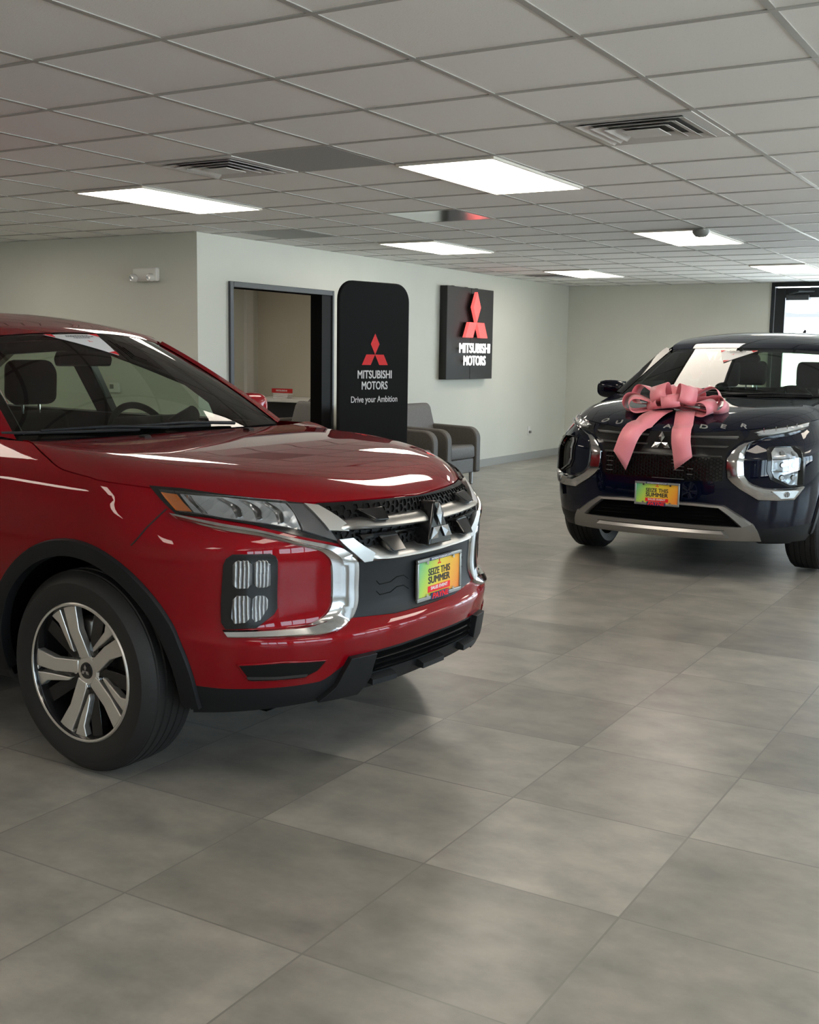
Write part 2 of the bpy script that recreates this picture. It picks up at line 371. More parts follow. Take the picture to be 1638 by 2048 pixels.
# glazed storefront runs
def glazing(name, p0, p1, z0, z1, nseg, frame=.06, door=None, depth=.12):
    p0 = Vector(p0); p1 = Vector(p1); d = (p1-p0); L = d.length; d.normalize(); nrm = Vector((-d.y, d.x, 0))
    def P(t, off, z): q = p0+d*t+nrm*off; return (q.x, q.y, z)
    fr = MB()
    def bar(t0, t1, za, zb, h=depth/2):
        fr.hexa([P(t0,-h,za),P(t1,-h,za),P(t1,h,za),P(t0,h,za),P(t0,-h,zb),P(t1,-h,zb),P(t1,h,zb),P(t0,h,zb)])
    bar(0, L, z1-frame, z1); bar(0, L, z0, z0+frame)
    for i in range(nseg+1):
        t = min(max(L*i/nseg-frame/2, 0), L-frame); bar(t, t+frame, z0+frame, z1-frame)
    f = struct(fr.build(name, 'frame_dark', bevel=.003))
    gl = MB(); gl.add([P(.03, 0, z0+.03), P(L-.03, 0, z0+.03), P(L-.03, 0, z1-.03), P(.03, 0, z1-.03)], [(0,1,2,3)])
    gl.build('pane', 'window_glass', f, recalc=False)
    return f
glazing('window_2', (XE, -3.6, 0), (XE, -.3, 0), .5, CEIL-.15, 3)
glazing('window_3', (XE, .2, 0), (XE, 3.5, 0), .5, CEIL-.15, 3)
glazing('window_4', (XE, 5.0, 0), (XE, 8.3, 0), .5, CEIL-.15, 3)
glazing('window_5', (XE, 9.2, 0), (XE, 12.2, 0), .5, CEIL-.15, 3)
mb = MB()
for a_, b_ in ((YB, -3.6), (-.3, .2), (3.5, 5.0), (8.3, 9.2), (12.2, YF)): mb.box((XE-.08, a_, .5), (XE+.08, b_, CEIL-.15))
mb.box((XE-.08, YB, 0), (XE+.08, YF, .5)); mb.box((XE-.08, YB, CEIL-.15), (XE+.08, YF, CEIL)); struct(mb.build('wall_east', 'wall'))
mb = MB(); mb.box((XWW, YB-.08, 0), (XE+.1, YB, CEIL)); struct(mb.build('wall_south', 'wall'))
# glazed entrance in the far wall: dark frame, door with overhead closer
mb = MB()
mb.box((WX, YF-.02, 0), (WX+.045, YF+.14, CEIL)); mb.box((WX+.045, YF-.02, CEIL-.055), (XE, YF+.14, CEIL))
mb.box((WX+1.15, YF-.02, 0), (WX+1.23, YF+.14, CEIL-.055))
for k in range(1, 6): mb.box((WX+1.15+k*1.2, YF-.02, 0), (WX+1.22+k*1.2, YF+.14, CEIL-.055))
mb.box((WX+1.23, YF-.02, 0), (XE, YF+.14, .1))
w1 = struct(mb.build('window_1', 'frame_dark', bevel=.003))
mb = MB(); mb.add([(WX+1.2, YF+.05, .1), (XE, YF+.05, .1), (XE, YF+.05, CEIL-.05), (WX+1.2, YF+.05, CEIL-.05)], [(0,1,2,3)]); mb.build('pane', 'window_glass', w1, recalc=False)
d1 = bpy.data.objects.new('door_1', None); COL.objects.link(d1); d1.location = (WX+.05, YF+.03, 0); struct(d1)
mb = MB(); W_ = 1.09
mb.box((0, -.025, .02), (.13, .025, CEIL-.07)); mb.box((W_-.11, -.025, .02), (W_, .025, CEIL-.07)); mb.box((.13, -.025, CEIL-.20), (W_-.11, .025, CEIL-.07)); mb.box((.13, -.025, .02), (W_-.11, .025, .26))
mb.build('door_frame', 'frame_dark', d1, bevel=.003)
mb = MB(); mb.add([(.12, 0, .25), (W_-.1, 0, .25), (W_-.1, 0, CEIL-.19), (.12, 0, CEIL-.19)], [(0,1,2,3)]); mb.build('door_glass', 'window_glass', d1, recalc=False)
mb = MB(); mb.box((.15, -.085, CEIL-.235), (.44, -.026, CEIL-.165)); mb.build('closer_body', 'frame_grey', d1, bevel=.006)
mb = MB(); mb.tube([(.2, -.08, CEIL-.15), (.34, -.22, CEIL-.13), (.5, -.05, CEIL-.12)], .011); mb.build('closer_arm', 'frame_grey', d1, smooth=40)
mb = MB(); mb.tube([(W_-.16, -.03, .95), (W_-.16, -.085, .95), (W_-.16, -.085, 1.25), (W_-.16, -.03, 1.25)], .012); mb.build('door_handle', 'steel', d1, smooth=40)
# outside: parking lot and buildings across the street
mb = MB(); mb.box((-60, -60, -.16), (70, 80, -.11)); o = mb.build('road', 'asphalt'); struct(o)
b = thing('building', 'pale commercial building with grey blue upper band, seen through the glazed door', 'building', (-14, 44, -.11))
mb = MB(); mb.box((0, 0, 0), (26, 9, 3.1)); mb.build('wall', 'bldg', b)
mb = MB(); mb.box((-.1, -.15, 3.1), (26.1, 9.1, 3.28)); mb.build('roof_edge', 'bldg_roof', b)
mb = MB(); mb.box((2.5, .9, 3.28), (23, 8, 5.3)); mb.build('upper_storey', 'bldg_grey', b)
for k in range(6):
    mb = MB(); mb.box((3.0+k*3.3, .84, 3.9), (4.6+k*3.3, .9, 4.8)); mb.build('window', 'bldg', b)
# ------------------------------------------------------------------ office behind the opening
mb = MB(); mb.box((-9.89, YL+.12, 0), (-9.75, 12.44, CEIL)); struct(mb.build('wall_office_west', 'wall'))
mb = MB(); mb.box((-9.75, 12.3, 0), (XW-.14, 12.44, CEIL)); struct(mb.build('wall_office_north', 'wall_inner'))
mb = MB(); mb.box((-9.75, 12.0, 0), (-9.70, 12.14, CEIL)); struct(mb.build('trim_2', 'white_plastic'))['label'] = 'pale upright trim strip in the corner of the office'
d2 = bpy.data.objects.new('door_2', None); COL.objects.link(d2); d2.location = (XW, 0, 0); struct(d2)
mb = MB(); fw = .05
mb.box((-.16, OY0-fw, 0), (.025, OY0, OZ+fw)); mb.box((-.16, OY1, 0), (.025, OY1+fw*.6, OZ+fw)); mb.box((-.16, OY0, OZ), (.025, OY1, OZ+fw))
mb.build('door_frame', 'frame_grey', d2, bevel=.004)
mb = MB(); mb.box((-.13, OY1-.17, 0), (.010, OY1, OZ)); o = mb.build('jamb_panel', 'black_panel', d2, bevel=.004); o['label'] = 'black panel closing the right side of the opening'
t = thing('office_desk', 'office desk with white top and dark front in the room behind the opening', 'desk', (-8.55, 11.95, 0))
mb = MB(); mb.box((-.85, -.35, .80), (.80, .34, .845)); mb.build('desktop', 'white_top', t, bevel=.006)
mb = MB(); mb.box((-.80, -.28, .0), (.75, -.25, .80)); mb.box((-.80, -.25, 0), (-.77, .3, .80)); mb.box((.72, -.25, 0), (.75, .3, .80)); mb.build('desk_body', 'desk_dark', t, bevel=.004)
t = thing('desk_sign', 'small red sign strip lying on stacked cards on the office desk', 'sign', (-8.88, 11.72, .846))
mb = MB()
for k in range(3): mb.box((-.13, -.05, .002+k*.022), (.09+.01*k, .05, .016+k*.022))
mb.build('card_stack', 'paper', t)
mb = MB(); mb.box((-.15, -.055, .07), (.17, -.035, .125)); mb.build('sign_board', 'red_glossy', t, bevel=.003)
mb = MB(); v, f = text_geo('MITSUBISHI', .028, .0006, 1.25); mb.add([(a+.01, -.0565-c, b+.098) for a, b, c in v], f); mb.build('lettering', 'print_white', t)

# ------------------------------------------------------------------ armchairs
def rounded_arm(mb, y0, y1, depth=.70, h=.64, zb=.14, r=.13):
    poly = [(0, zb), (depth, zb)]
    for k in range(9):
        a = k/8*PI/2; poly.append((depth-r+r*math.cos(a), h-r+r*math.sin(a)))
    poly += [(.10, h+.015), (0, h)]
    mb.prism(poly, y0, y1, lambda a, b, c: (a, c, b))
def make_armchair(label, cat, group, loc, rz, fab, fabside):
    t = thing('armchair', label, cat, loc, rz, group)
    W2 = .385
    for s_ in (-1, 1):
        mb = MB(); y0, y1 = (W2-.11, W2) if s_ > 0 else (-W2, -W2+.11); rounded_arm(mb, y0, y1); mb.build('arm', fabside, t, bevel=.018, segs=3)
    mb = MB(); mb.prism([(.10, .30), (.675, .30), (.69, .325), (.685, .425), (.66, .45), (.10, .41)], -W2+.112, W2-.112, lambda a, b, c: (a, c, b)); mb.build('seat_cushion', fab, t, bevel=.02, segs=3)
    mb = MB(); mb.box((.05, -W2+.112, .14), (.675, W2-.112, .298)); mb.build('seat_base', fab, t, bevel=.012, segs=3)
    mb = MB(); mb.prism([(-.02, .14), (.16, .40), (.20, .43), (.09, .84), (.06, .885), (-.03, .885), (-.07, .85), (-.02, .5)], -W2+.06, W2-.06, lambda a, b, c: (a, c, b)); mb.build('backrest', fab, t, bevel=.03, segs=3)
    for x in (.06, .62):
        for y in (-W2+.07, W2-.07):
            mb = MB(); mb.cyl((x, y, .004), (x, y, .142), .019, .024); lg = mb.build('leg', 'steel', t, smooth=40)
            mb = MB(); mb.cyl((x, y, 0), (x, y, .006), .021); mb.build('foot_pad', 'black_plastic', lg)
    return t
make_armchair('grey upholstered armchair on steel legs along the long wall, nearer the far corner', 'armchair', 'armchairs along the long wall', (-6.52, 10.915, 0), 0, 'fabric', 'fabric_dark')
make_armchair('grey upholstered armchair half hidden behind the black banner stand and red car hood', 'armchair', 'armchairs along the long wall', (-6.52, 9.955, 0), 0, 'fabric', 'fabric_dark')
make_armchair('grey armchair in the office behind the opening, at the right end of the desk', 'armchair', 'armchairs in the office', (-8.05, 11.5, 0), math.radians(-125), 'fabric', 'fabric_dark').location = (-7.86, 11.15, 0.07)
make_armchair('grey armchair in the office mostly hidden by the black opening panel', 'armchair', 'armchairs in the office', (-7.45, 10.35, 0), math.radians(-125), 'fabric', 'fabric_dark')
bpy.data.objects['armchair.002'].location.z = 0

# ------------------------------------------------------------------ wall sign (lit)
t = thing('wall_sign', 'square dark wall sign with lit red three-diamond emblem and white letters', 'sign', (XW, 12.475, 1.69))
mb = MB(); mb.box((0, -.60, -.555), (.10, -.003, .545)); mb.box((0, .003, -.555), (.10, .60, .545)); mb.box((0, -.60, -.55), (.09, .60, .54))
mb.build('sign_box', 'sign_grey', t, bevel=.004)
mb = MB(); mb.box((.005, -.604, -.553), (.096, -.6005, .543)); mb.build('sign_side', 'sign_side', t)
for y in (-.36, -.02, .25):
    mb = MB(); mb.box((.02, y-.02, .545), (.05, y+.02, .556)); mb.build('bracket', 'sign_side', t)
SO = .185
mb = MB()
ctr = (0.0, .13)
for d in diamonds(.215): mb.prism([(a*.90+ctr[0], b_*.98+ctr[1]) for a, b_ in d], SO-.04, SO, lambda a, b, c: (c, a, b))
mb.build('emblem', 'led_red', t)
mb = MB()
for d in diamonds(.205): mb.prism([(a*.90+ctr[0], b_*.98+ctr[1]) for a, b_ in d], .10, SO-.041, lambda a, b, c: (c, a, b))
mb.build('emblem_back', 'sign_side', t)
for s_, z, w in (('MITSUBISHI', -.185, .80), ('MOTORS', -.335, .575)):
    v, f = text_geo(s_, .165, .0035, 1.0, extrude=.004); xs = [q[0] for q in v]; k = w/(max(xs)-min(xs)); c0 = (max(xs)+min(xs))/2
    mb = MB(); mb.add([(SO-.02+c, (a-c0)*k, b_*.98+z) for a, b_, c in v], f); mb.build('lettering', 'led_white', t, recalc=False)
    mb = MB(); mb.box((.10, -w/2+.10, z-.012), (SO-.036, w/2-.10, z+.012)); mb.build('letter_rail', 'sign_side', t)

# ------------------------------------------------------------------ banner stand
az = math.radians(-13.5)
t = thing('banner_stand', 'tall black fabric banner stand with rounded top and printed red emblem', 'banner', (-5.455, 8.50, 0), -az*0)
t.rotation_euler = (0, 0, math.radians(90-13.5))      # local x runs along the banner, local -y faces the room
hw, hh, rc = .425, 2.045, .16
poly = [(-hw, .02), (hw, .02)]
for k in range(9): a = k/8*PI/2; poly.append((hw-rc+rc*math.cos(a), hh-rc+rc*math.sin(a)))
for k in range(9): a = PI/2+k/8*PI/2; poly.append((-hw+rc+rc*math.cos(a), hh-rc+rc*math.sin(a)))
mb = MB(); mb.prism(poly, -.018, .018, lambda a, b, c: (a, c, b)); mb.build('banner_fabric', 'standee', t, bevel=.012, segs=3)
for fx in (-.37, .37):
    mb = MB(); mb.box((fx-.03, -.16, 0), (fx+.03, .16, .02)); mb.build('foot', 'steel', t, bevel=.004)
mb = MB()
for d in diamonds(.105): mb.prism([(a*1.0, b_+1.42) for a, b_ in d], .0185, .0200, lambda a, b, c: (a, -c, b))
mb.build('emblem', 'print_red', t)
for s_, z, w, sz, bd in (('MITSUBISHI', 1.243, .415, .098, .0022), ('MOTORS', 1.147, .315, .098, .0022), ('Drive your Ambition', 1.028, .565, .078, .0008)):
    v, f = text_geo(s_, sz, bd, extrude=.0005); xs = [q[0] for q in v]; k = w/(max(xs)-min(xs)); c0 = (max(xs)+min(xs))/2
    mb = MB(); mb.add([((a-c0)*k, -.0195-c, b_+z) for a, b_, c in v], f); mb.build('lettering', 'print_white', t, recalc=False)

# ------------------------------------------------------------------ small wall items
t = thing('emergency_light', 'white emergency light unit with two round lamps high on the left wall', 'light fixture', (-7.26, YL, 2.085))
mb = MB(); mb.box((-.15, -.055, -.055), (.135, 0, .065)); mb.build('housing', 'white_plastic', t, bevel=.015, segs=3)
for x in (-.115, .085):
    mb = MB(); mb.lathe([(.001, -.10), (.028, -.10), (.036, -.085), (.034, -.05)], 'y', (x, 0, -.025), 24); hd = mb.build('lamp_head', 'white_plastic', t, smooth=40)
    mb = MB(); mb.cyl((x, -.1015, -.025), (x, -.099, -.025), .024); mb.build('lens', 'reflector', hd)
t = thing('thermostat', 'small white thermostat with dark screen on the left wall, seen through the red car', 'thermostat', (-7.69, YL, 1.085))
mb = MB(); mb.box((-.06, -.028, -.045), (.06, 0, .045)); mb.build('case', 'white_plastic', t, bevel=.006)
mb = MB(); mb.box((-.048, -.0295, -.01), (.0, -.028, .03)); mb.build('screen', 'lcd', t)
t = thing('wall_outlet', 'white wall outlet with a small plug low on the long wall', 'outlet', (XW, 14.45, .40))
mb = MB(); mb.box((0, -.04, -.06), (.008, .04, .06)); mb.build('cover_plate', 'white_plastic', t, bevel=.003)
mb = MB(); mb.box((.008, -.015, -.035), (.04, .02, .0)); mb.build('plug', 'grey_plastic', t, bevel=.004)

# ------------------------------------------------------------------ ceiling fixtures
def ceiling_light(c, r_, label, first=[None]):
    if first[0] is None:
        t = thing('ceiling_light', label, 'ceiling light', group='flat panel ceiling lights')
        mb = MB(); g2 = .01; X, Y = G, 2*G
        for a, b_ in (((g2, g2), (X-g2, g2+.012)), ((g2, Y-g2-.012), (X-g2, Y-g2)), ((g2, g2), (g2+.012, Y-g2)), ((X-g2-.012, g2), (X-g2, Y-g2))):
            mb.box((a[0], a[1], -.012), (b_[0], b_[1], .004))
        mb.build('frame', 'lampframe', t)
        mb = MB(); mb.box((g2+.010, g2+.010, -.011), (X-g2-.010, Y-g2-.010, -.004)); mb.build('diffuser', 'lamp', t)
        first[0] = t
    else:
        t = copy_tree(first[0]); t['label'] = label
    t.location = (gx(c), gy(r_), CEIL-.002); return t
LL = {(-6, 4): 'bright ceiling panel light at left, above the red car roof',
      (-2, 4): 'large bright ceiling panel light nearest the middle of the ceiling',
      (-6, 10): 'bright ceiling panel light above the wall sign end of the banner stand',
      (-2, 10): 'bright ceiling panel light with a smoke detector on its edge',
      (-6, 16): 'small far ceiling panel light nearest the far left corner of the room',
      (-2, 16): 'far ceiling panel light above the glazed door'}
for c in (-11, -6, -2, 2, 6):  # leftmost column is off the regular spacing, added to brighten the left wall
    for r_ in (-8, -2, 4, 10, 16):
        x, y = gx(c), gy(r_)
        if x < -11.5 or x > 4.0 or y < -4.4: continue
        if (c < -7 and r_ > 4) or (c == -2 and r_ == -2): continue
        ceiling_light(c, r_, LL.get((c, r_), 'unseen ceiling panel light of the row pattern, leftmost column added as fill'))
tl = copy_tree(bpy.data.objects['ceiling_light']); tl['label'] = 'ceiling panel light inside the office'; tl.location = (-8.6, 9.6, CEIL-.002); tl['group'] = 'office ceiling light'

def diffuser(c, r_, label, first=[None]):
    if first[0] is None:
        t = thing('ceiling_vent', label, 'air vent', group='square louvred air vents')
        mb = MB(); mb.box((.012, .012, -.003), (G-.012, .07, .003)); mb.box((.012, G-.07, -.003), (G-.012, G-.012, .003)); mb.box((.012, .07, -.003), (.07, G-.07, .003)); mb.box((G-.07, .07, -.003), (G-.012, G-.07, .003)); mb.build('frame', 'vent', t)
        mb = MB(); mb.box((.06, .06, .0031), (G-.06, G-.06, .0045)); mb.build('backing', 'vent_dark', t)
        # concentric sloped louvre rings
        for k, (o_, i_, z0, z1) in enumerate(((.245, .200, .002, -.012), (.195, .150, .001, -.015), (.145, .100, .0, -.018), (.085, .0, .0, -.019))):
            mb = MB(); C_ = G/2; th = .002
            oc = [(-1,-1),(1,-1),(1,1),(-1,1)]
            v = [(C_+a*o_, C_+b_*o_, z1) for a, b_ in oc]+[(C_+a*i_, C_+b_*i_, z0) for a, b_ in oc]+[(C_+a*o_, C_+b_*o_, z1+th) for a, b_ in oc]+[(C_+a*i_, C_+b_*i_, z0+th) for a, b_ in oc]
            f = []
            for q in range(4):
                w = (q+1) % 4; f += [(q, w, w+4, q+4), (q+8, q+12, w+12, w+8), (q, q+8, w+8, w), (q+4, w+4, w+12, q+12)]
            if i_ == 0: v = [(C_+a*o_, C_+b_*o_, z1) for a, b_ in oc]+[(C_+a*o_, C_+b_*o_, z1+.004) for a, b_ in oc]; f = [(0,3,2,1),(4,5,6,7),(0,1,5,4),(1,2,6,5),(2,3,7,6),(3,0,4,7)]
            mb.add(v, f); mb.build('louvre', 'vent', t)
        first[0] = t
    else: t = copy_tree(first[0]); t['label'] = label
    t.location = (gx(c), gy(r_), CEIL-.001); return t
diffuser(0, 3, 'large louvred ceiling vent at upper right')
diffuser(-4, 3, 'louvred ceiling vent beside the perforated panel at left')
diffuser(-7, 17, 'small far louvred ceiling vent beside the farthest panel light')
def flat_panel(name, c, r_, material, label, cat='ceiling panel'):
    mb = MB(); mb.box((.013, .013, 0), (G-.013, G-.013, .005)); o = mb.build(name, material); o.location = (gx(c), gy(r_), CEIL-.001); tag(o, label, cat); return o
flat_panel('return_grille', -3, 3, 'perf', 'perforated metal return panel beside the left louvred vent', 'return grille')
flat_panel('return_grille', -7, 8, 'perf', 'perforated metal panel near the top of the long wall', 'return grille')
flat_panel('metal_panel', -4, 7, 'shiny_panel', 'polished metal ceiling panel reflecting the lit red sign')
t = thing('smoke_detector', 'round smoke detector at the edge of a ceiling panel light', 'smoke detector', (gx(-1)-.03, gy(10)+.02, CEIL-.012))
mb = MB(); mb.lathe([(.001, -.05), (.04, -.05), (.052, -.04), (.068, -.02), (.07, 0), (.001, 0)], 'z', (0,0,0), 32); mb.build('housing', 'grey_plastic', t, smooth=40)
mb = MB(); mb.cyl((0, 0, -.055), (0, 0, -.049), .02); mb.build('sensor_cap', 'white_plastic', t, smooth=40)
# ------------------------------------------------------------------ body surface maths
def lerp_tab(tab, v):
    xs=[a for a,b in tab]; ys=[b for a,b in tab]
    # monotone-ish cubic hermite
    xs=np.array(xs,float); ys=np.array(ys,float)
    h=np.diff(xs); dl=np.diff(ys)/h
    m=np.zeros(len(xs)); m[0]=dl[0]; m[-1]=dl[-1]
    for i in range(1,len(xs)-1):
        if dl[i-1]*dl[i]>0: m[i]=2*dl[i-1]*dl[i]/(dl[i-1]+dl[i])
    v=np.clip(np.asarray(v,float),xs[0],xs[-1])
    i=np.clip(np.searchsorted(xs,v)-1,0,len(xs)-2)
    t=(v-xs[i])/h[i]
    return (2*t**3-3*t*t+1)*ys[i]+(t**3-2*t*t+t)*h[i]*m[i]+(3*t*t-2*t**3)*ys[i+1]+(t**3-t*t)*h[i]*m[i+1]
class Shell:
    def __init__(s, W, X, x0, n, xr0, XR, H, nz=None, T=None):
        s.nz=nz; s.T=T
        s.W=W; s.X=X; s.x0=x0; s.n=n; s.xr0=xr0; s.XR=XR; s.H=H
        ph=np.linspace(0,np.pi/2,400); wr=lerp_tab(W,.6); ar=lerp_tab(X,.6)-x0
        x=ar*np.cos(ph)**(2/n); y=wr*np.sin(ph)**(2/n)
        x[-1]=0; y[0]=0
        s.sf=np.concatenate([[0],np.cumsum(np.hypot(np.diff(x),np.diff(y)))]); s.ph=ph
        s.S1=s.sf[-1]; s.S2=s.S1+(x0-xr0); s.S3=s.S2+s.S1
    def P(s,ss,z):
        ss=np.asarray(ss,float); z=np.asarray(z,float); ss,z=np.broadcast_arrays(ss,z)
        a=np.abs(ss); sg=np.where(ss>=0,-1.,1.)
        w=lerp_tab(s.W,z); X=lerp_tab(s.X,z); n=lerp_tab(s.nz,z) if s.nz else s.n
        af=np.where(a<=s.S1,a,0); ph=np.interp(af,s.sf,s.ph)
        xf=s.x0+(X-s.x0)*np.maximum(np.cos(ph),0)**(2/n); yf=w*np.maximum(np.sin(ph),0)**(2/n)
        xs=s.x0-(a-s.S1)
        ar=np.clip(s.S3-a,0,s.S1); pr=np.interp(ar,s.sf,s.ph); XR=lerp_tab(s.XR,z)
        xr=s.xr0+(XR-s.xr0)*np.maximum(np.cos(pr),0)**(2/s.n); yr=w*np.maximum(np.sin(pr),0)**(2/s.n)
        x=np.where(a<=s.S1,xf,np.where(a<=s.S2,xs,xr)); y=np.where(a<=s.S1,yf,np.where(a<=s.S2,w,yr))
        return np.stack([x,sg*y,z],-1)
    def N(s,ss,z):
        e=.004
        a=s.P(np.asarray(ss)+e,z)-s.P(np.asarray(ss)-e,z); b=s.P(ss,np.asarray(z)+e)-s.P(ss,np.asarray(z)-e)
        n=np.cross(b,a); l=np.linalg.norm(n,axis=-1,keepdims=True)
        return n/np.maximum(l,1e-9)
    def ztop(s,ss):
        if s.T: return lerp_tab(s.T,np.abs(ss))
        z=np.full(np.shape(ss),.9)
        for i in range(60):
            p=s.P(ss,z); h=s.H(p[...,0],p[...,1]); z=z+.4*(h-z)
        return z
    def Pd(s,ss,z,d=0.):
        return s.P(ss,z)+s.N(ss,z)*np.asarray(d)[...,None] if np.ndim(d) else s.P(ss,z)+s.N(ss,z)*d
def red_H(x,y):
    x=np.asarray(x,float)
    zc=lerp_tab([(-2.2,1.12),(-1,1.11),(-.45,1.10),(-.2,1.092),(0,1.08),(.2,1.062),(.35,1.045),(.5,1.022),(.6,1.003),(.68,.98),(.74,.955),(.78,.932),(.84,.88)],x)
    k=np.clip((x+.1)/.6,0,1)
    return zc-(.075*(1-k)+.05*k)*(np.abs(y)/.87)**8
RED=Shell(W=[(.18,.78),(.26,.83),(.36,.865),(.48,.885),(.6,.895),(.75,.897),(.86,.89),(.95,.875),(1.02,.855),(1.08,.82),(1.14,.77)],
 X=[(.18,.70),(.26,.78),(.33,.825),(.40,.84),(.46,.852),(.505,.857),(.53,.840),(.555,.815),(.59,.808),(.64,.805),(.75,.81),(.85,.805),(.92,.785),(.97,.75),(1.02,.70),(1.1,.62)],
 x0=.05,n=2.6,xr0=-2.85,XR=[(.18,-3.3),(.4,-3.45),(.7,-3.48),(.9,-3.42),(1.1,-3.3)],H=red_H,
 nz=[(.18,2.6),(.8,2.6),(.88,2.3),(.95,2.05),(1.15,2.0)],T=[(0,.933),(.2,.938),(.54,.942),(.8,.968),(1.06,.996),(1.3,1.010),(1.5,1.03),(1.62,1.07),(1.75,1.11),(2.2,1.11)])
def blue_H(x,y):
    zc=lerp_tab([(-2.2,1.16),(-.5,1.155),(-.3,1.15),(0,1.135),(.3,1.11),(.5,1.085),(.65,1.06),(.75,1.035),(.82,1.005),(.86,.975),(.9,.93)],x)
    return zc-.07*(np.abs(y)/.88)**8
BLUE=Shell(W=[(.18,.80),(.25,.86),(.34,.90),(.5,.925),(.65,.93),(.8,.928),(.88,.915),(.95,.88),(1.0,.85),(1.06,.825),(1.14,.80),(1.2,.77)],
 X=[(.18,.78),(.25,.86),(.33,.91),(.42,.925),(.55,.93),(.7,.925),(.85,.91),(.95,.885),(1.0,.86),(1.06,.81),(1.15,.74)],
 x0=.05,n=3.0,xr0=-2.85,XR=[(.18,-3.5),(.4,-3.68),(.8,-3.72),(1.1,-3.6)],H=blue_H,
 nz=[(.18,3.0),(.8,3.0),(.9,2.7),(1.0,2.35),(1.15,2.2)],T=[(0,.955),(.3,.96),(.5,.975),(.8,1.0),(1.1,1.03),(1.4,1.05),(1.75,1.12),(1.95,1.155),(2.2,1.155)])
# ------------------------------------------------------------------ car construction helpers
def side_s(sh, x, z):
    """arc parameter on the right side for a given x and height (front quadrant and straight side)"""
    if x <= sh.x0: return sh.S1+(sh.x0-x)
    a, b = 0.0, sh.S1
    for _ in range(30):
        m_ = (a+b)/2
        if sh.P(m_, z)[0] > x: a = m_
        else: b = m_
    return (a+b)/2
def poly_inside(poly, x, y):
    c = False; j = len(poly)-1
    for i in range(len(poly)):
        xi, yi = poly[i]; xj, yj = poly[j]
        if (yi > y) != (yj > y) and x < (xj-xi)*(y-yi)/(yj-yi)+xi: c = not c
        j = i
    return c
def patch(sh, poly, d0, d1, name, material, parent, step=.03, bevel=None, mirror=False, smooth=40, dfun=None):
    """closed panel that follows the body: outline in (arc, height), raised from d0 to d1"""
    if mirror: poly = [(-a, b) for a, b in poly]
    bm = bmesh.new(); vs_ = [bm.verts.new((a, b, 0)) for a, b in poly]; bm.faces.new(vs_)
    s0 = min(a for a, b in poly); s1 = max(a for a, b in poly); z0 = min(b for a, b in poly); z1 = max(b for a, b in poly)
    k = math.floor(s0/step)+1
    while k*step < s1-1e-4:
        bmesh.ops.bisect_plane(bm, geom=bm.verts[:]+bm.edges[:]+bm.faces[:], dist=1e-5, plane_co=(k*step, 0, 0), plane_no=(1, 0, 0)); k += 1
    k = math.floor(z0/step)+1
    while k*step < z1-1e-4:
        bmesh.ops.bisect_plane(bm, geom=bm.verts[:]+bm.edges[:]+bm.faces[:], dist=1e-5, plane_co=(0, k*step, 0), plane_no=(0, 1, 0)); k += 1
    bm.verts.index_update(); bm.faces.ensure_lookup_table()
    flat = [tuple(v.co) for v in bm.verts]; faces = [[v.index for v in f.verts] for f in bm.faces]
    bnd = [(e.verts[0].index, e.verts[1].index) for e in bm.edges if len(e.link_faces) == 1]; bm.free()
    S = np.array([p[0] for p in flat]); Z = np.array([p[1] for p in flat])
    P = sh.P(S, Z); N = sh.N(S, Z); dd = np.full(len(S), d1) if dfun is None else np.array([dfun(a, b) for a, b in zip(S, Z)])
    top = P+N*dd[:, None]; bot = P+N*d0; n0 = len(flat)
    mb = MB(); mb.add(list(top)+list(bot), faces+[[i+n0 for i in f][::-1] for f in faces]+[(a, b, b+n0, a+n0) for a, b in bnd])
    return mb.build(name, material, parent, smooth=smooth, bevel=bevel)
def strip(sh, A, B, prof, name, material, parent, n=6, mirror=False, smooth=35, back=-.005, mb=None, taper=0):
    """bar between two key polylines with a cross-section: prof = [(across 0..1, outward)]"""
    assert len(A) == len(B), name
    if mirror: A = [(-a, b) for a, b in A]; B = [(-a, b) for a, b in B]
    pa = []; pb = []
    for i in range(len(A)-1):
        for k in range(n):
            t = k/n; pa.append((A[i][0]*(1-t)+A[i+1][0]*t, A[i][1]*(1-t)+A[i+1][1]*t)); pb.append((B[i][0]*(1-t)+B[i+1][0]*t, B[i][1]*(1-t)+B[i+1][1]*t))
    pa.append(A[-1]); pb.append(B[-1])
    pa = np.array(pa); pb = np.array(pb); prof = list(prof)
    if back is not None: prof = [(prof[0][0], back)]+prof+[(prof[-1][0], back)]
    rows = []
    for t, d in prof:
        q = pa*(1-t)+pb*t; ds = np.full(len(q), float(d))
        if taper:
            e = np.linspace(0, 1, len(q)); e = np.minimum(e, 1-e)/taper; e = np.clip(e, 0, 1); ds = ds*(.32+.68*(e*e*(3-2*e)))
        rows.append(sh.P(q[:, 0], q[:, 1])+sh.N(q[:, 0], q[:, 1])*ds[:, None])
    k = len(rows); m_ = len(pa); v = [tuple(rows[j][i]) for i in range(m_) for j in range(k)]
    f = [(i*k+j, i*k+(j+1) % k, (i+1)*k+(j+1) % k, (i+1)*k+j) for i in range(m_-1) for j in range(k)]
    f += [tuple(range(k-1, -1, -1)), tuple(range((m_-1)*k, m_*k))]
    own = mb is None; mb = mb or MB(); mb.add(v, f)
    return mb.build(name, material, parent, smooth=smooth) if own else None
def smooth_keys(pts, n=4):
    """Catmull-Rom through key points"""
    out = []; P = [pts[0]]+list(pts)+[pts[-1]]
    for i in range(1, len(P)-2):
        for k in range(n):
            t = k/n; a, b, c, d = P[i-1], P[i], P[i+1], P[i+2]
            out.append(tuple(.5*((2*b[j])+(-a[j]+c[j])*t+(2*a[j]-5*b[j]+4*c[j]-d[j])*t*t+(-a[j]+3*b[j]-3*c[j]+d[j])*t**3) for j in range(2)))
    out.append(pts[-1]); return out
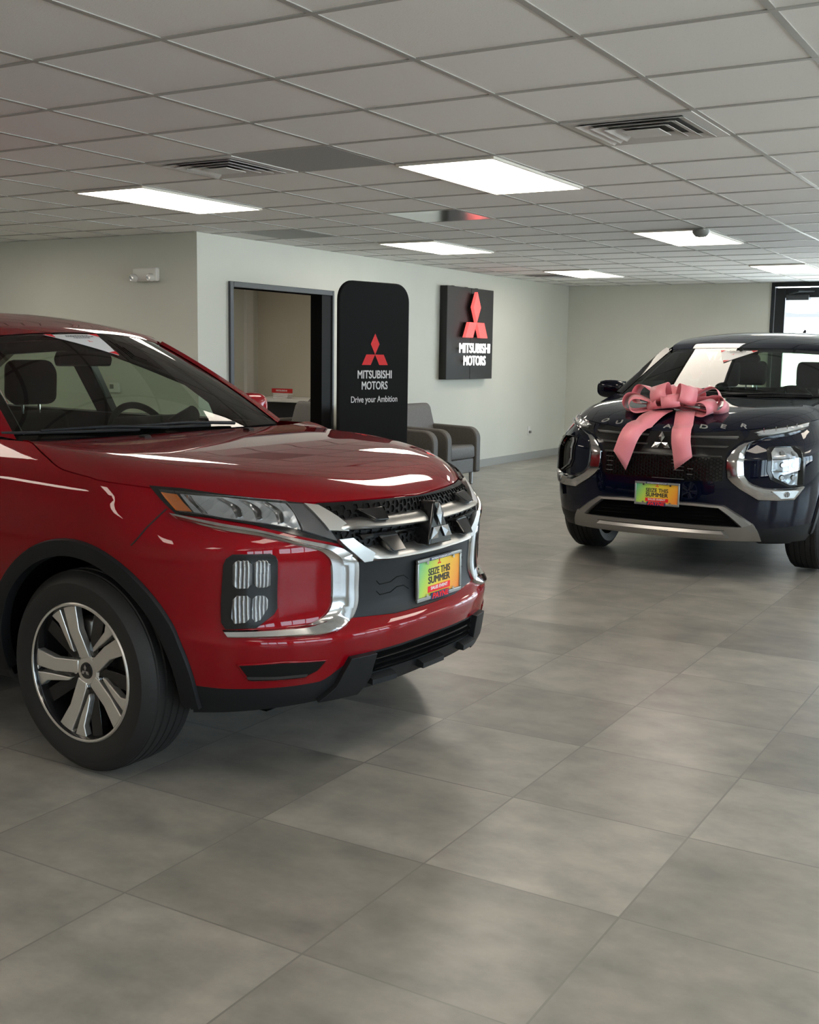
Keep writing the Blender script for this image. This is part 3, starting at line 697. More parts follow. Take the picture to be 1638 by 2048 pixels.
def shell_mesh(sh, zlo, zhi, name, material, parent, arches, R, nrow, step=.02, drop=0.0, s_top=None, zwh=.35):
    """painted skin between two height curves, both sides, wheel openings cut round"""
    S = np.arange(-sh.S3, sh.S3+1e-6, step); rows = []
    for j in range(nrow+1):
        r_ = j/nrow; Z = zlo(np.abs(S))*(1-r_)+(zhi(np.abs(S))-drop)*r_; rows.append((S, Z))
    Sg = np.array([a for a, _ in rows]); Zg = np.array([b for _, b in rows]); P = sh.P(Sg, Zg); P = P.copy()
    nS = len(S); keep = []
    for j in range(nrow):
        for i in range(nS-1):
            c = (P[j, i]+P[j, i+1]+P[j+1, i]+P[j+1, i+1])/4
            if abs(c[1]) > .5 and any((c[0]-ax)**2+max(c[2]-zwh, 0)**2 < R*R for ax in arches): continue
            keep.append((j, i))
    used = set()
    for j, i in keep: used |= {(j, i), (j, i+1), (j+1, i), (j+1, i+1)}
    for j, i in used:
        p = P[j, i]
        if abs(p[1]) > .5:
            for ax in arches:
                dx, dz = p[0]-ax, max(p[2]-zwh, 0); q = math.hypot(dx, dz)
                if q < R:
                    k = R/q; nx, nz = ax+dx*k, (zwh+dz*k if p[2] > zwh else p[2]); s_ = side_s(sh, nx, nz) if ax > -1 else abs(Sg[j, i])
                    y = sh.P(s_, nz)[1]; P[j, i] = (nx, -abs(y) if p[1] < 0 else abs(y), nz)
    idx = {}; v = []; f = []
    for j, i in keep:
        q = []
        for a in ((j, i), (j, i+1), (j+1, i+1), (j+1, i)):
            if a not in idx: idx[a] = len(v); v.append(tuple(P[a]))
            q.append(idx[a])
        f.append(q)
    mb = MB(); mb.add(v, f); return mb.build(name, material, parent, smooth=55)
def hood_fn(sh, zc, p0=3.0, p1=7.0, drop=0.0):
    S = np.linspace(0, 2.3, 300); P = sh.P(S, sh.ztop(S)); xs = P[:, 0][::-1]; ys = np.abs(P[:, 1])[::-1]; zs = P[:, 2][::-1]
    def f(x, y):
        yE = np.interp(x, xs, ys); zE = np.interp(x, xs, zs); c = lerp_tab(zc, x)
        k = np.clip((.75-x)/.7, 0, 1); p = p0*(1-k)+p1*k
        t = np.clip(np.abs(y)/np.maximum(yE, 1e-3), 0, 1)
        return zE+(c-zE)*(1-t**p)
    return f, lambda x: np.interp(x, xs, ys)
def build_hood(sh, zc, x_end, parent, material, hf, yE):
    S = []; s_ = 0.0
    while True:
        x = sh.P(s_, float(sh.ztop(np.array([s_]))[0]))[0]
        if x < x_end: break
        S.append(s_); s_ += .012 if s_ < .9 else .03
    m_ = 36; v = []; f = []
    T = np.concatenate([np.linspace(-1, -.84, 12), np.linspace(-.80, .80, m_-15), np.linspace(.84, 1, 12)]); m_ = len(T)-1
    for s_ in S:
        p = sh.P(s_, float(sh.ztop(np.array([s_]))[0])); y0 = max(abs(p[1]), .0005)
        for t in T: v.append((p[0]+.004*0, y0*t, float(hf(p[0], y0*t))))
    k = m_+1
    for i in range(len(S)-1):
        for j in range(m_): f.append((i*k+j, i*k+j+1, (i+1)*k+j+1, (i+1)*k+j))
    # folded edge all round
    edge = [i*k for i in range(len(S)-1, -1, -1)]+[i*k+m_ for i in range(len(S))]; base = len(v)
    for e in edge:
        q = Vector(v[e]); c = Vector((-.1, 0, q.z)); d = (c-q).normalized(); v.append((q.x+d.x*.008, q.y+d.y*.008, q.z-.022))
    for a in range(len(edge)-1): f.append((edge[a], edge[a+1], base+a+1, base+a))
    return MB_build(v, f, 'hood', material, parent)
def MB_build(v, f, name, material, parent, smooth=50, bevel=None):
    mb = MB(); mb.add(v, f); return mb.build(name, material, parent, smooth=smooth, bevel=bevel)
def place(car, loc, deg): car.location = (loc[0], loc[1], 0); car.rotation_euler = (0, 0, math.radians(deg))

# wheel, tyre outer face at y=0 pointing to -y; local axis y
def make_wheel(car, x, side, yface, rt, wt, rr, style, zc):
    """side -1 = car's right (-y)"""
    w = bpy.data.objects.new('wheel', None); COL.objects.link(w); w.parent = car; w.location = (x, side*yface, zc)
    sg = -side   # outward is side*y; build outward = -y for side=-1
    def Y(h): return -h*sg*1.0   # h measured inwards from face
    # tyre
    sw = rt-rr
    prof = [(rr-.002, .012), (rr+.006, .002), (rr+sw*.35, -.010), (rr+sw*.62, -.008), (rt-.022, .010), (rt-.008, .026)]
    tread = []
    lanes = 5; x0, x1 = .030, wt-.030
    for k in range(lanes):
        a = x0+(x1-x0)*k/lanes; b_ = x0+(x1-x0)*(k+1)/lanes; g_ = .0035
        tread += [(rt-.008, a+g_*.2), (rt-(.002 if 0 < k < lanes-1 else .004), a+g_), (rt-(.002 if 0 < k < lanes-1 else .004), b_-g_), (rt-.008, b_-g_*.2)]
    prof = prof+tread+[(rt-.022, wt-.010), (rr+sw*.5, wt+.008), (rr-.002, wt-.012)]
    mb = MB(); mb.lathe([(r_, side*(-h)) for r_, h in prof], 'y', (0,0,0), 96); ty = mb.build('tire', 'tire_m', w, smooth=30)
    # rim barrel
    mb = MB(); mb.lathe([(rr+.003, -side*.004), (rr-.008, -side*.002), (rr-.012, -side*.012), (rr-.016, -side*.05), (rr-.05, -side*.12), (rr-.05, -side*(wt-.02))], 'y', (0,0,0), 96); mb.build('rim_barrel', 'black_gloss', w, smooth=40)
    mb = MB(); mb.lathe([(rr+.004, -side*.003), (rr-.0, -side*-.001), (rr-.006, -side*.000), (rr-.009, -side*.008)], 'y', (0,0,0), 96); mb.build('rim_edge', 'alloy', w, smooth=40)
    mb = MB(); mb.lathe([(.001, -side*.085), (.15, -side*.085), (.152, -side*.10), (.001, -side*.10)], 'y', (0,0,0), 64); mb.build('brake_disc', 'disc', w, smooth=40)
    mb = MB(); mb.cyl((0, -side*(wt-.03), 0), (0, -side*(wt-.025), 0), rr-.03, n=40); mb.build('wheel_inner', 'dark', w)
    mb = MB(); mb.box((-.06, min(-side*.06, -side*.11), .10), (.06, max(-side*.06, -side*.11), .175)); mb.build('brake_caliper', 'garnish', w, bevel=.01)
    def fn(depth0):
        def g(a, b, c): return (a*(1 if side < 0 else -1), -side*(depth0+c), b)
        return g
    def dish(r_): return .012+.03*(1-min(r_/rr, 1))**1.3
    sp = MB(); bk = MB()
    if style == 'five_double':
        base = math.radians(-12)
        for k in range(5):
            A = base+k*2*PI/5; d = (math.sin(A), math.cos(A)); tt = (math.cos(A), -math.sin(A))
            def W2(pts, A=A, d=d, tt=tt): return [(d[0]*r_+tt[0]*t_, d[1]*r_+tt[1]*t_, r_) for r_, t_ in pts]
            q = rr/.235
            groups = [[(.226,-.130),(.172,-.078),(.080,-.056),(.066,-.043),(.15,-.048),(.217,-.056),(.2325,-.056)],
                      [(.2325,-.057),(.217,-.057),(.217,-.034),(.2330,-.034)],
                      [(.2330,-.036),(.217,-.036),(.14,-.036),(.062,-.024),(.040,-.016),(.044,.026),(.142,.012),(.2345,.026)]]
            for gpts in groups:
                P3 = W2([(a*q, b_*q) for a, b_ in gpts]); n_ = len(P3)
                v = [((p[0] if side < 0 else -p[0]), -side*dish(p[2]), p[1]) for p in P3]+[((p[0] if side < 0 else -p[0]), -side*(dish(p[2])+.028), p[1]) for p in P3]
                sp.add(v, [tuple(range(n_)), tuple(range(2*n_-1, n_-1, -1))]+[(i, i+n_, (i+1) % n_+n_, (i+1) % n_) for i in range(n_)])
            # black slot floor and secondary spoke
            P3 = W2([(a*q, b_*q) for a, b_ in [(.06,-.055),(.222,-.075),(.222,-.02),(.05,.0)]]); v = [((p[0] if side < 0 else -p[0]), -side*(dish(p[2])+.022), p[1]) for p in P3]+[((p[0] if side < 0 else -p[0]), -side*(dish(p[2])+.045), p[1]) for p in P3]
            bk.add(v, [(0,1,2,3),(7,6,5,4),(0,4,5,1),(1,5,6,2),(2,6,7,3),(3,7,4,0)])
            A2 = A+math.radians(33); d = (math.sin(A2), math.cos(A2)); tt = (math.cos(A2), -math.sin(A2))
            P3 = [(d[0]*r_+tt[0]*t_, d[1]*r_+tt[1]*t_, r_) for r_, t_ in [(.05*q,-.022*q),(.225*q,-.026*q),(.225*q,.026*q),(.05*q,.022*q)]]
            v = [((p[0] if side < 0 else -p[0]), -side*(dish(p[2])+.014), p[1]) for p in P3]+[((p[0] if side < 0 else -p[0]), -side*(dish(p[2])+.045), p[1]) for p in P3]
            bk.add(v, [(0,1,2,3),(7,6,5,4),(0,4,5,1),(1,5,6,2),(2,6,7,3),(3,7,4,0)])
    else:
        for k in range(10):
            A = k*2*PI/10; d = (math.sin(A), math.cos(A)); tt = (math.cos(A), -math.sin(A)); dst = sp if k % 2 == 0 else bk; off = 0 if k % 2 == 0 else .008
            P3 = [(d[0]*r_+tt[0]*t_, d[1]*r_+tt[1]*t_, r_) for r_, t_ in [(.04,-.02),(rr*.98,-.036),(rr*.985,.020),(.04,.018)]]
            v = [((p[0] if side < 0 else -p[0]), -side*(dish(p[2])+off), p[1]) for p in P3]+[((p[0] if side < 0 else -p[0]), -side*(dish(p[2])+.035), p[1]) for p in P3]
            dst.add(v, [(0,1,2,3),(7,6,5,4),(0,4,5,1),(1,5,6,2),(2,6,7,3),(3,7,4,0)])
    sp.build('spokes', 'alloy', w, bevel=.003)
    bk.lathe([(.001, -side*.045), (.072, -side*.045), (.075, -side*.09), (.001, -side*.09)], 'y', (0,0,0), 40)
    bk.build('inner_spokes', 'black_gloss', w, bevel=.002)
    mb = MB(); mb.lathe([(.001, -side*.036), (.045, -side*.038), (.052, -side*.045), (.052, -side*.06), (.001, -side*.06)], 'y', (0,0,0), 40); mb.build('hub', 'alloy', w, smooth=40)
    mb = MB(); mb.lathe([(.001, -side*.031), (.027, -side*.033), (.030, -side*.04), (.001, -side*.04)], 'y', (0,0,0), 32); cc = mb.build('center_cap', 'black_gloss', w, smooth=40)
    mb = MB()
    for dd in diamonds(.013):
        mb.prism(dd, -side*.0295, -side*.032, lambda a, b, c: (a, c, b))
    mb.build('cap_emblem', 'chrome', cc)
    for k in range(5):
        A = math.radians(-12+36+18)+k*2*PI/5; c = (math.sin(A)*.057*(1 if side < 0 else -1), math.cos(A)*.057)
        mb = MB(); mb.cyl((c[0], -side*.036, c[1]), (c[0], -side*.055, c[1]), .0105, .0115, 6); mb.build('lug_nut', 'lug', w, bevel=.0015)
    return w
m = mat('tyre_rubber_tread', (.0095, .0095, .010), .6); M['tire_m'] = m
n, l, b = nodes(m)
tc = n.new('ShaderNodeTexCoord'); sx = n.new('ShaderNodeSeparateXYZ'); l.new(tc.outputs['Object'], sx.inputs[0])
at = n.new('ShaderNodeMath'); at.operation = 'ARCTAN2'; l.new(sx.outputs['Z'], at.inputs[0]); l.new(sx.outputs['X'], at.inputs[1])
mu = n.new('ShaderNodeMath'); mu.operation = 'MULTIPLY_ADD'; mu.inputs[1].default_value = 78/(2*PI)*1.0; l.new(at.outputs[0], mu.inputs[0])
ys = n.new('ShaderNodeMath'); ys.operation = 'MULTIPLY'; ys.inputs[1].default_value = 6; l.new(sx.outputs['Y'], ys.inputs[0]); l.new(ys.outputs[0], mu.inputs[2])
fr_ = n.new('ShaderNodeMath'); fr_.operation = 'FRACT'; l.new(mu.outputs[0], fr_.inputs[0])
lt = n.new('ShaderNodeMath'); lt.operation = 'LESS_THAN'; lt.inputs[1].default_value = .12; l.new(fr_.outputs[0], lt.inputs[0])
xx = n.new('ShaderNodeMath'); xx.operation = 'MULTIPLY'; l.new(sx.outputs['X'], xx.inputs[0]); l.new(sx.outputs['X'], xx.inputs[1])
zz = n.new('ShaderNodeMath'); zz.operation = 'MULTIPLY_ADD'; l.new(sx.outputs['Z'], zz.inputs[0]); l.new(sx.outputs['Z'], zz.inputs[1]); l.new(xx.outputs[0], zz.inputs[2])
gt = n.new('ShaderNodeMath'); gt.operation = 'GREATER_THAN'; gt.inputs[1].default_value = .33**2; l.new(zz.outputs[0], gt.inputs[0])
an = n.new('ShaderNodeMath'); an.operation = 'MULTIPLY'; l.new(lt.outputs[0], an.inputs[0]); l.new(gt.outputs[0], an.inputs[1])
bp = n.new('ShaderNodeBump'); bp.invert = True; bp.inputs['Strength'].default_value = 1; bp.inputs['Distance'].default_value = .006; l.new(an.outputs[0], bp.inputs['Height']); l.new(bp.outputs['Normal'], b.inputs['Normal'])

def arch_trim(sh, car, ax, zw, r0, r1, a0, a1, material, side, thick=.014, name='arch_trim'):
    n_ = 48; v = []; f = []; prof = [(r0, -.03), (r0, thick*.7), (r0+(r1-r0)*.25, thick), (r0+(r1-r0)*.9, thick), (r1, thick*.2), (r1, -.004)]
    k = len(prof)
    for i in range(n_+1):
        a = math.radians(a0+(a1-a0)*i/n_)
        for r_, d in prof:
            x, z = ax+r_*math.cos(a), zw+r_*math.sin(a); s_ = side_s(sh, x, z) if ax > -1 else sh.S1+(sh.x0-x)
            p = sh.P(s_, z); N_ = sh.N(s_, z); q = p+N_*d; v.append((q[0], side*abs(q[1]), q[2]))
    for i in range(n_):
        for j in range(k-1): f.append((i*k+j, i*k+j+1, (i+1)*k+j+1, (i+1)*k+j))
    return MB_build(v, f, name, material, car, smooth=35)
def seat(car, x, y, z0=.42, rear=False):
    o = bpy.data.objects.new('seat', None); COL.objects.link(o); o.parent = car; o.location = (x, y, z0)
    w = .25 if not rear else .58
    mb = MB(); mb.prism([(-.28, 0), (.26, 0), (.28, .10), (.2, .16), (-.28, .12)], -w, w, lambda a, b, c: (a, c, b)); mb.build('seat_cushion', 'seat', o, bevel=.04, segs=3)
    mb = MB(); mb.prism([(-.30, .06), (-.14, .10), (-.26, .40), (-.33, .66), (-.40, .66), (-.44, .3)], -w*.92, w*.92, lambda a, b, c: (a, c, b)); mb.build('backrest', 'seat', o, bevel=.05, segs=3)
    for hy in ([0] if not rear else [-.35, .35]):
        mb = MB(); mb.prism([(-.33, .69), (-.28, .70), (-.27, .86), (-.32, .92), (-.39, .90), (-.40, .72)], hy-.13, hy+.13, lambda a, b, c: (a, c, b)); mb.build('headrest', 'seat', o, bevel=.045, segs=4)
        mb = MB()
        for q in (-.05, .05): mb.cyl((-.34, hy+q, .6), (-.34, hy+q, .75), .007, n=8)
        mb.build('headrest_post', 'lug', o)
    return o
def steering_wheel(car, c, r_, tilt):
    o = bpy.data.objects.new('steering_wheel', None); COL.objects.link(o); o.parent = car; o.location = c; o.rotation_euler = (0, math.radians(tilt), 0)
    v = []; f = []; n1, n2 = 48, 12
    for i in range(n1):
        a = 2*PI*i/n1
        for j in range(n2):
            b_ = 2*PI*j/n2; q = r_+.016*math.cos(b_); v.append((.016*math.sin(b_), q*math.cos(a), q*math.sin(a)))
    for i in range(n1):
        for j in range(n2): f.append((i*n2+j, i*n2+(j+1) % n2, ((i+1) % n1)*n2+(j+1) % n2, ((i+1) % n1)*n2+j))
    MB_build(v, f, 'rim', 'interior', o)
    mb = MB(); mb.box((-.03, -.07, -.07), (.03, .07, .06)); mb.box((-.012, -r_, -.02), (.012, r_, .02)); mb.box((-.012, -.02, -r_), (.012, .02, 0)); mb.build('spokes', 'interior', o, bevel=.008)
    mb = MB(); mb.cyl((.02, 0, 0), (.35, 0, 0), .035, n=12); mb.build('column', 'interior', o)
def plate(car, c, w=.305, h=.155, tilt=0):
    o = bpy.data.objects.new('license_plate', None); COL.objects.link(o); o.parent = car; o.location = c; o.rotation_euler = (0, math.radians(tilt), 0)
    mb = MB(); a = .013; X = (-.004, .008); r2 = w/2; z2 = h/2
    for y0, y1, z0, z1 in ((-r2, r2, z2-a, z2), (-r2, r2, -z2, -z2+a*1.15), (-r2, -r2+a*.8, -z2+a*1.15, z2-a), (r2-a*.8, r2, -z2+a*1.15, z2-a)): mb.box((X[0], y0, z0), (X[1], y1, z1))
    mb.build('frame', 'plate_frame', o, bevel=.003)
    mb = MB(); mb.box((-.003, -r2+.005, -z2+.005), (.002, r2-.005, z2-.005)); mb.build('plate_sheet', 'plate', o)
    def txt(s_, sz, wd, zc, bold, material, xo=.0028, shear=0, yc=0):
        v, f = text_geo(s_, sz, bold, extrude=.0005, shear=shear); xs = [q[0] for q in v]; k = wd/(max(xs)-min(xs)); c0 = (max(xs)+min(xs))/2
        mb = MB(); mb.add([(xo+e, (a_-c0)*k+yc, b_+zc) for a_, b_, e in v], f); mb.build('lettering', material, o, recalc=False)
    txt('SEIZE THIS', .036, .150, .021, .0007, 'ink'); txt('SUMMER', .036, .150, -.009, .0010, 'ink')
    mb = MB(); mb.box((.002, -.077, -.052), (.0028, .077, -.029)); mb.build('banner', 'print_red', o)
    txt('SALES EVENT', .0165, .118, -.0385, .0004, 'print_white', .0034)
    mb = MB()
    for d in diamonds(.0075): mb.prism([(p, q+.0515) for p, q in d], .002, .0029, lambda a, b, c: (c, a, b))
    mb.build('emblem', 'print_red', o)
    mb = MB(); mb.box((.008, -.075, z2-a+.0005), (.0092, .070, z2-.001)); mb.build('name_strip', 'navy_ink', o)
    txt('PAYNEAUTOGROUP.COM', .0105, .13, z2-.0068, .0002, 'print_white', .0098)
    mb = MB(); mb.box((.006, -.065, -z2-.002), (.0095, .062, -z2+.0235)); mb.build('dealer_badge', 'navy_ink', o, bevel=.003)
    txt('PAYNE', .028, .115, -z2+.0105, .0010, 'print_red', .0102, .2)
    for y in (-.09, .09):
        for z in (z2-.017, -z2+.019):
            mb = MB(); mb.cyl((.002, y, z), (.0105, y, z), .0062, n=14); mb.build('screw', 'lug', o, smooth=40)
    return o
def greenhouse(car, g, paint_m):
    """windscreen, pillars, roof, side windows, interior"""
    xb0, kb, yb, zb = g['base']; xt0, kt, yt, zt, dt = g['top']
    def base(u): return np.array([xb0-kb*u*u, yb*u, zb])
    def top(u): return np.array([xt0-kt*u*u, yt*u, zt-dt*u*u])
    nrm = np.array([math.sin(g['ang']), 0, math.cos(g['ang'])])
    def ws(u, t, d=0):
        p = base(u)*(1-t)+top(u)*t; return p+nrm*(g.get('bulge', .035)*4*t*(1-t)*(1-.5*u*u)+d)
    def wpatch(pts, d0, d1, name, material, nn=1):
        pass
    def wgrid(u0, u1, t0, t1, d, nu=24, nt=12):
        v = [tuple(ws(u0+(u1-u0)*i/nu, t0+(t1-t0)*j/nt, d)) for i in range(nu+1) for j in range(nt+1)]
        f = [(i*(nt+1)+j, (i+1)*(nt+1)+j, (i+1)*(nt+1)+j+1, i*(nt+1)+j+1) for i in range(nu) for j in range(nt)]
        return v, f
    v, f = wgrid(-1, 1, 0, 1, 0); mb = MB(); mb.add(v, f); wo = mb.build('windshield', 'glass', car, smooth=60, recalc=False)
    mb = MB()
    for a in ((-1, 1, 0, .05), (-1, 1, .955, 1), (-1, -.945, .05, .955), (.945, 1, .05, .955), (-.22, .22, .80, .955)):
        v, f = wgrid(*a, -.004, 24, 10); mb.add(v, f)
    mb.build('windshield_border', 'black_gloss', car, smooth=60, recalc=False)
    # roof
    zr = g['roof']; xr1 = zr[0][0]
    ys = g['yside']    # function y(z) of the side plane
    def ry(x): return float(lerp_tab(g['roofw'], x))
    def rz(x, u): return float(lerp_tab(zr, x))-g['rdrop']*abs(u)**2.4
    v = []; f = []; NX, NU = 44, 30
    for i in range(NX+1):
        t = i/NX
        for j in range(NU+1):
            u = -1+2*j/NU; xs_ = xt0-kt*u*u*(1-t)**2; x = xs_*(1-t)+xr1*t
            if i == 0: v.append(tuple(top(u)+np.array([.0, 0, .002])))
            else: v.append((x, ry(x)*u, rz(x, u)))
    for i in range(NX):
        for j in range(NU): f.append((i*(NU+1)+j, i*(NU+1)+j+1, (i+1)*(NU+1)+j+1, (i+1)*(NU+1)+j))
    MB_build(v, f, 'roof', paint_m, car, smooth=60)
    v2 = [(a, b_*.985, c-.03) for a, b_, c in v]; MB_build(v2, f, 'headliner', 'interior_grey' if g.get('light_lining') else 'interior', car, smooth=60)
    for side in (-1, 1):
        def S(x, z, d=0.0): return (x, side*(ys(z)+d), z)
        # A pillar outer: between windscreen edge and side plane
        v = []; f = []; NT = 16
        for i in range(NT+1):
            t = i/NT; p = ws(side*1.0, t); q = g['apil'](t); v += [tuple(p+np.array([.0, 0, .004])), ((p[0]*.62+q[0]*.38), side*(abs(p[1])*.45+(ys(q[1]))*.55+.012), p[2]*.6+q[1]*.4+.012), S(q[0], q[1], .004), S(q[0]-g.get('pw', .075), q[1]-.02, -.012)]
        for i in range(NT):
            for j in range(3): f.append((i*4+j, i*4+j+1, (i+1)*4+j+1, (i+1)*4+j))
        MB_build(v, f, 'a_pillar', g.get('pillar_m', paint_m), car, smooth=60)
        # inner A pillar cover
        v = []; f = []
        for i in range(NT+1):
            t = i/NT; p = ws(side*.93, t, -.012); q = g['apil'](t); v += [tuple(p), (q[0]-.09, side*(ys(q[1])-.045), q[1]-.03)]
        for i in range(NT): f.append((i*2, i*2+1, (i+1)*2+1, (i+1)*2))
        MB_build(v, f, 'pillar_cover', 'interior_grey', car, smooth=60)
        # side frame above the windows
        rail = g['rail']; wt_ = g['wintop']
        v = []; f = []
        for (xa, za), (xb_, zb_) in zip(rail, wt_): v += [(xa, side*min(ys(za)+.0, ry(xa)), za), S(xb_, zb_, .004), S(xb_, zb_-.004, -.02)]
        for i in range(len(rail)-1):
            for j in range(2): f.append((i*3+j, i*3+j+1, (i+1)*3+j+1, (i+1)*3+j))
        MB_build(v, f, 'roof_rail_frame', paint_m, car, smooth=60)
        for wname, poly in g['windows']:
            mb = MB(); k = len(poly); mb.add([S(x, z, -.004) for x, z in poly], [tuple(range(k))]); mb.build(wname, 'side_glass', car, recalc=False)
        for poly in g['posts']:
            mb = MB(); k = len(poly); v = [S(x, z, .002) for x, z in poly]+[S(x, z, -.05) for x, z in poly]
            mb.add(v, [tuple(range(k)), tuple(range(2*k-1, k-1, -1))]+[(i, (i+1) % k, k+(i+1) % k, k+i) for i in range(k)]); mb.build('window_post', 'black_gloss', car, bevel=.004)
        for poly in g['rear_quarter']:
            mb = MB(); k = len(poly); v = [S(x, z, .003) for x, z in poly]+[S(x, z, -.05) for x, z in poly]
            mb.add(v, [tuple(range(k)), tuple(range(2*k-1, k-1, -1))]+[(i, (i+1) % k, k+(i+1) % k, k+i) for i in range(k)]); mb.build('rear_pillar', paint_m, car, bevel=.006)
        # door top inner panel + beltline
        bl = g['belt']; mb = MB()
        v = []; f = []
        for x, z in bl: v += [S(x, z-.05, .02), S(x, z, .004), S(x, z, -.10), S(x, z-.35, -.10)]
        for i in range(len(bl)-1):
            for j in range(3): f.append((i*4+j, i*4+j+1, (i+1)*4+j+1, (i+1)*4+j))
        mb.add(v, f); mb.build('door_sill_trim', 'interior', car, smooth=40)
        # door mirror
        mx_, my_, mz_ = g['mirror']
        mo = bpy.data.objects.new('door_mirror', None); COL.objects.link(mo); mo.parent = car; mo.location = (mx_, side*my_, mz_)
        mb = MB(); n1, n2 = 16, 24; v = []; f = []
        for i in range(n1+1):
            a = -PI/2+PI*i/n1
            for j in range(n2):
                b_ = 2*PI*j/n2; ca = abs(math.cos(a))**.75*(1 if math.cos(a) >= 0 else -1)
                sq = lambda w: abs(w)**.7*(1 if w >= 0 else -1)
                v.append((.055*sq(math.sin(a))+.012, .115*ca*sq(math.cos(b_)), .072*ca*sq(math.sin(b_))))
        for i in range(n1):
            for j in range(n2): f.append((i*n2+j, i*n2+(j+1) % n2, (i+1)*n2+(j+1) % n2, (i+1)*n2+j))
        mb.add(v, f); mb.build('mirror_cap', g['mirror_m'], mo, smooth=60)
        mb = MB(); mb.prism([(-.10, -.06), (.10, -.06), (.10, .06), (-.10, .06)], -.048, -.046, lambda a, b, c: (c, a, b)); mb.build('mirror_glass', 'mirror', mo)
        mb = MB(); mb.tube([(0, -side*.02, -.06), (0, -side*.11, -.075), (-.02, -side*.19, -.09)], [.03, .028, .03]); mb.build('mirror_stalk', 'black_plastic', mo, smooth=50)
    # cowl and wipers
    mb = MB(); v = []; f = []
    for i in range(21):
        u = -1+i/10; p = base(u); v += [(p[0]+.10+.0*abs(u), p[1]*1.02, zb-.02+g.get('cowl_dz', 0)), (p[0]+.05, p[1]*1.01, zb-.032), (p[0]-.02, p[1], zb-.002)]
    for i in range(20):
        for j in range(2): f.append((i*3+j, i*3+j+1, (i+1)*3+j+1, (i+1)*3+j))
    mb.add(v, f); mb.build('cowl', 'black_plastic', car, smooth=60)
    for u0, t0, u1, t1 in g['wipers']:
        a = ws(u0, t0, .016); b_ = ws(u1, t1, .012); mid = ws((u0+u1)/2, (t0+t1)/2, .026)
        wp = MB(); wp.tube([tuple(a), tuple(mid), tuple(b_)], [.008, .006, .005], 8); wo_ = wp.build('wiper', 'black_plastic', car, smooth=50)
        c0 = ws(u0+(u1-u0)*.25, t0+(t1-t0)*.25, .005); c1 = ws(u0+(u1-u0)*1.25, t0+(t1-t0)*1.25+.0, .005); cm = ws(u0+(u1-u0)*.75, (t0+t1)/2+.0, .008)
        wb = MB(); wb.tube([tuple(c0), tuple(cm), tuple(c1)], .006, 6); wb.build('wiper_blade', 'rubber', wo_, smooth=50)
    # interior
    xb_, zd = xb0, zb-.02
    mb = MB(); mb.prism([(xb_-.02, zd-.02), (xb_-.30, zd+.015), (xb_-.52, zd-.02), (xb_-.58, zd-.10), (xb_-.50, zd-.5), (xb_-.02, zd-.5)], -yb*.97, yb*.97, lambda a, b, c: (a, c, b)); mb.build('dashboard', 'interior', car, bevel=.025, segs=3)
    mb = MB(); mb.prism([(xb_-.30, zd), (xb_-.42, zd+.055), (xb_-.56, zd+.05), (xb_-.60, zd-.02)], .18, .55, lambda a, b, c: (a, c, b)); mb.build('instrument_hood', 'interior', car, bevel=.02, segs=3)
    steering_wheel(car, g['wheel'], .185, -25)
    seat(car, g['seat_x'], -.37, g.get('seat_z', .45)); seat(car, g['seat_x'], .37, g.get('seat_z', .45)); seat(car, g['seat_x']-.85, 0, g.get('seat_z', .45), True)
    mm = bpy.data.objects.new('rear_view_mirror', None); COL.objects.link(mm); mm.parent = car; mm.location = g['rvm']
    mb = MB(); mb.prism([(-.14, -.03), (.14, -.03), (.15, .0), (.135, .033), (-.135, .033), (-.15, 0)], -.02, .018, lambda a, b, c: (c, a, b)); mb.build('housing', 'interior', mm, bevel=.008)
    mb = MB(); mb.tube([(.01, 0, .02), (-.005, 0, .085)], .014); mb.build('mount', 'interior', mm)
    mb = MB(); mb.box((-2.9, -.68, .30), (xb_-.05, .68, .42)); mb.build('cabin_floor', 'interior', car)
    return ws
def hexgrid(sh, s0, s1, z0, z1, size, d, name, material, parent, inside=None, th=.007):
    mb = MB(); dx = size*1.5; dz = size*math.sqrt(3); i = 0; x = s0
    while x <= s1:
        z = z0+(dz/2 if i % 2 else 0)
        while z <= z1:
            if inside is None or inside(x, z):
                v = []
                for r_ in (size*.98, size*.76):
                    for k in range(6):
                        a = PI/3*k; p = sh.Pd(x+r_*math.cos(a)*1.0, z+r_*math.sin(a), d+th); v.append(tuple(p))
                for k in range(6):
                    a = PI/3*k; p = sh.Pd(x+size*.76*math.cos(a), z+size*.76*math.sin(a), d-.002); v.append(tuple(p))
                f = [(k, (k+1) % 6, 6+(k+1) % 6, 6+k) for k in range(6)]+[(6+k, 6+(k+1) % 6, 12+(k+1) % 6, 12+k) for k in range(6)]
                mb.add(v, f)
            z += dz
        x += dx; i += 1
    return mb.build(name, material, parent)
def sym(half): return [(a, b) for a, b in half]+[(-a, b) for a, b in half[::-1] if a > 1e-6]
def tab(t): return lambda s: lerp_tab(t, np.abs(s))
def emblem3(parent, c, a, tilt, material='chrome', h=.010, name='emblem', base=.004):
    o = MB(); tm = Matrix.Translation(Vector(c)) @ Matrix.Rotation(math.radians(tilt), 4, 'Y')
    for d in diamonds(a):
        cx = sum(p[0] for p in d)/4; cz = sum(p[1] for p in d)/4; d = [((p[0]-cx)*.95+cx, (p[1]-cz)*.95+cz) for p in d]
        v = [tm @ Vector((0, p[0], p[1])) for p in d]+[tm @ Vector((base, p[0], p[1])) for p in d]+[tm @ Vector((base+h, cx, cz))]
        o.add(v, [(i, (i+1) % 4, 4+(i+1) % 4, 4+i) for i in range(4)]+[(4+i, 4+(i+1) % 4, 8) for i in range(4)]+[(3, 2, 1, 0)])
    return o.build(name, material, parent)
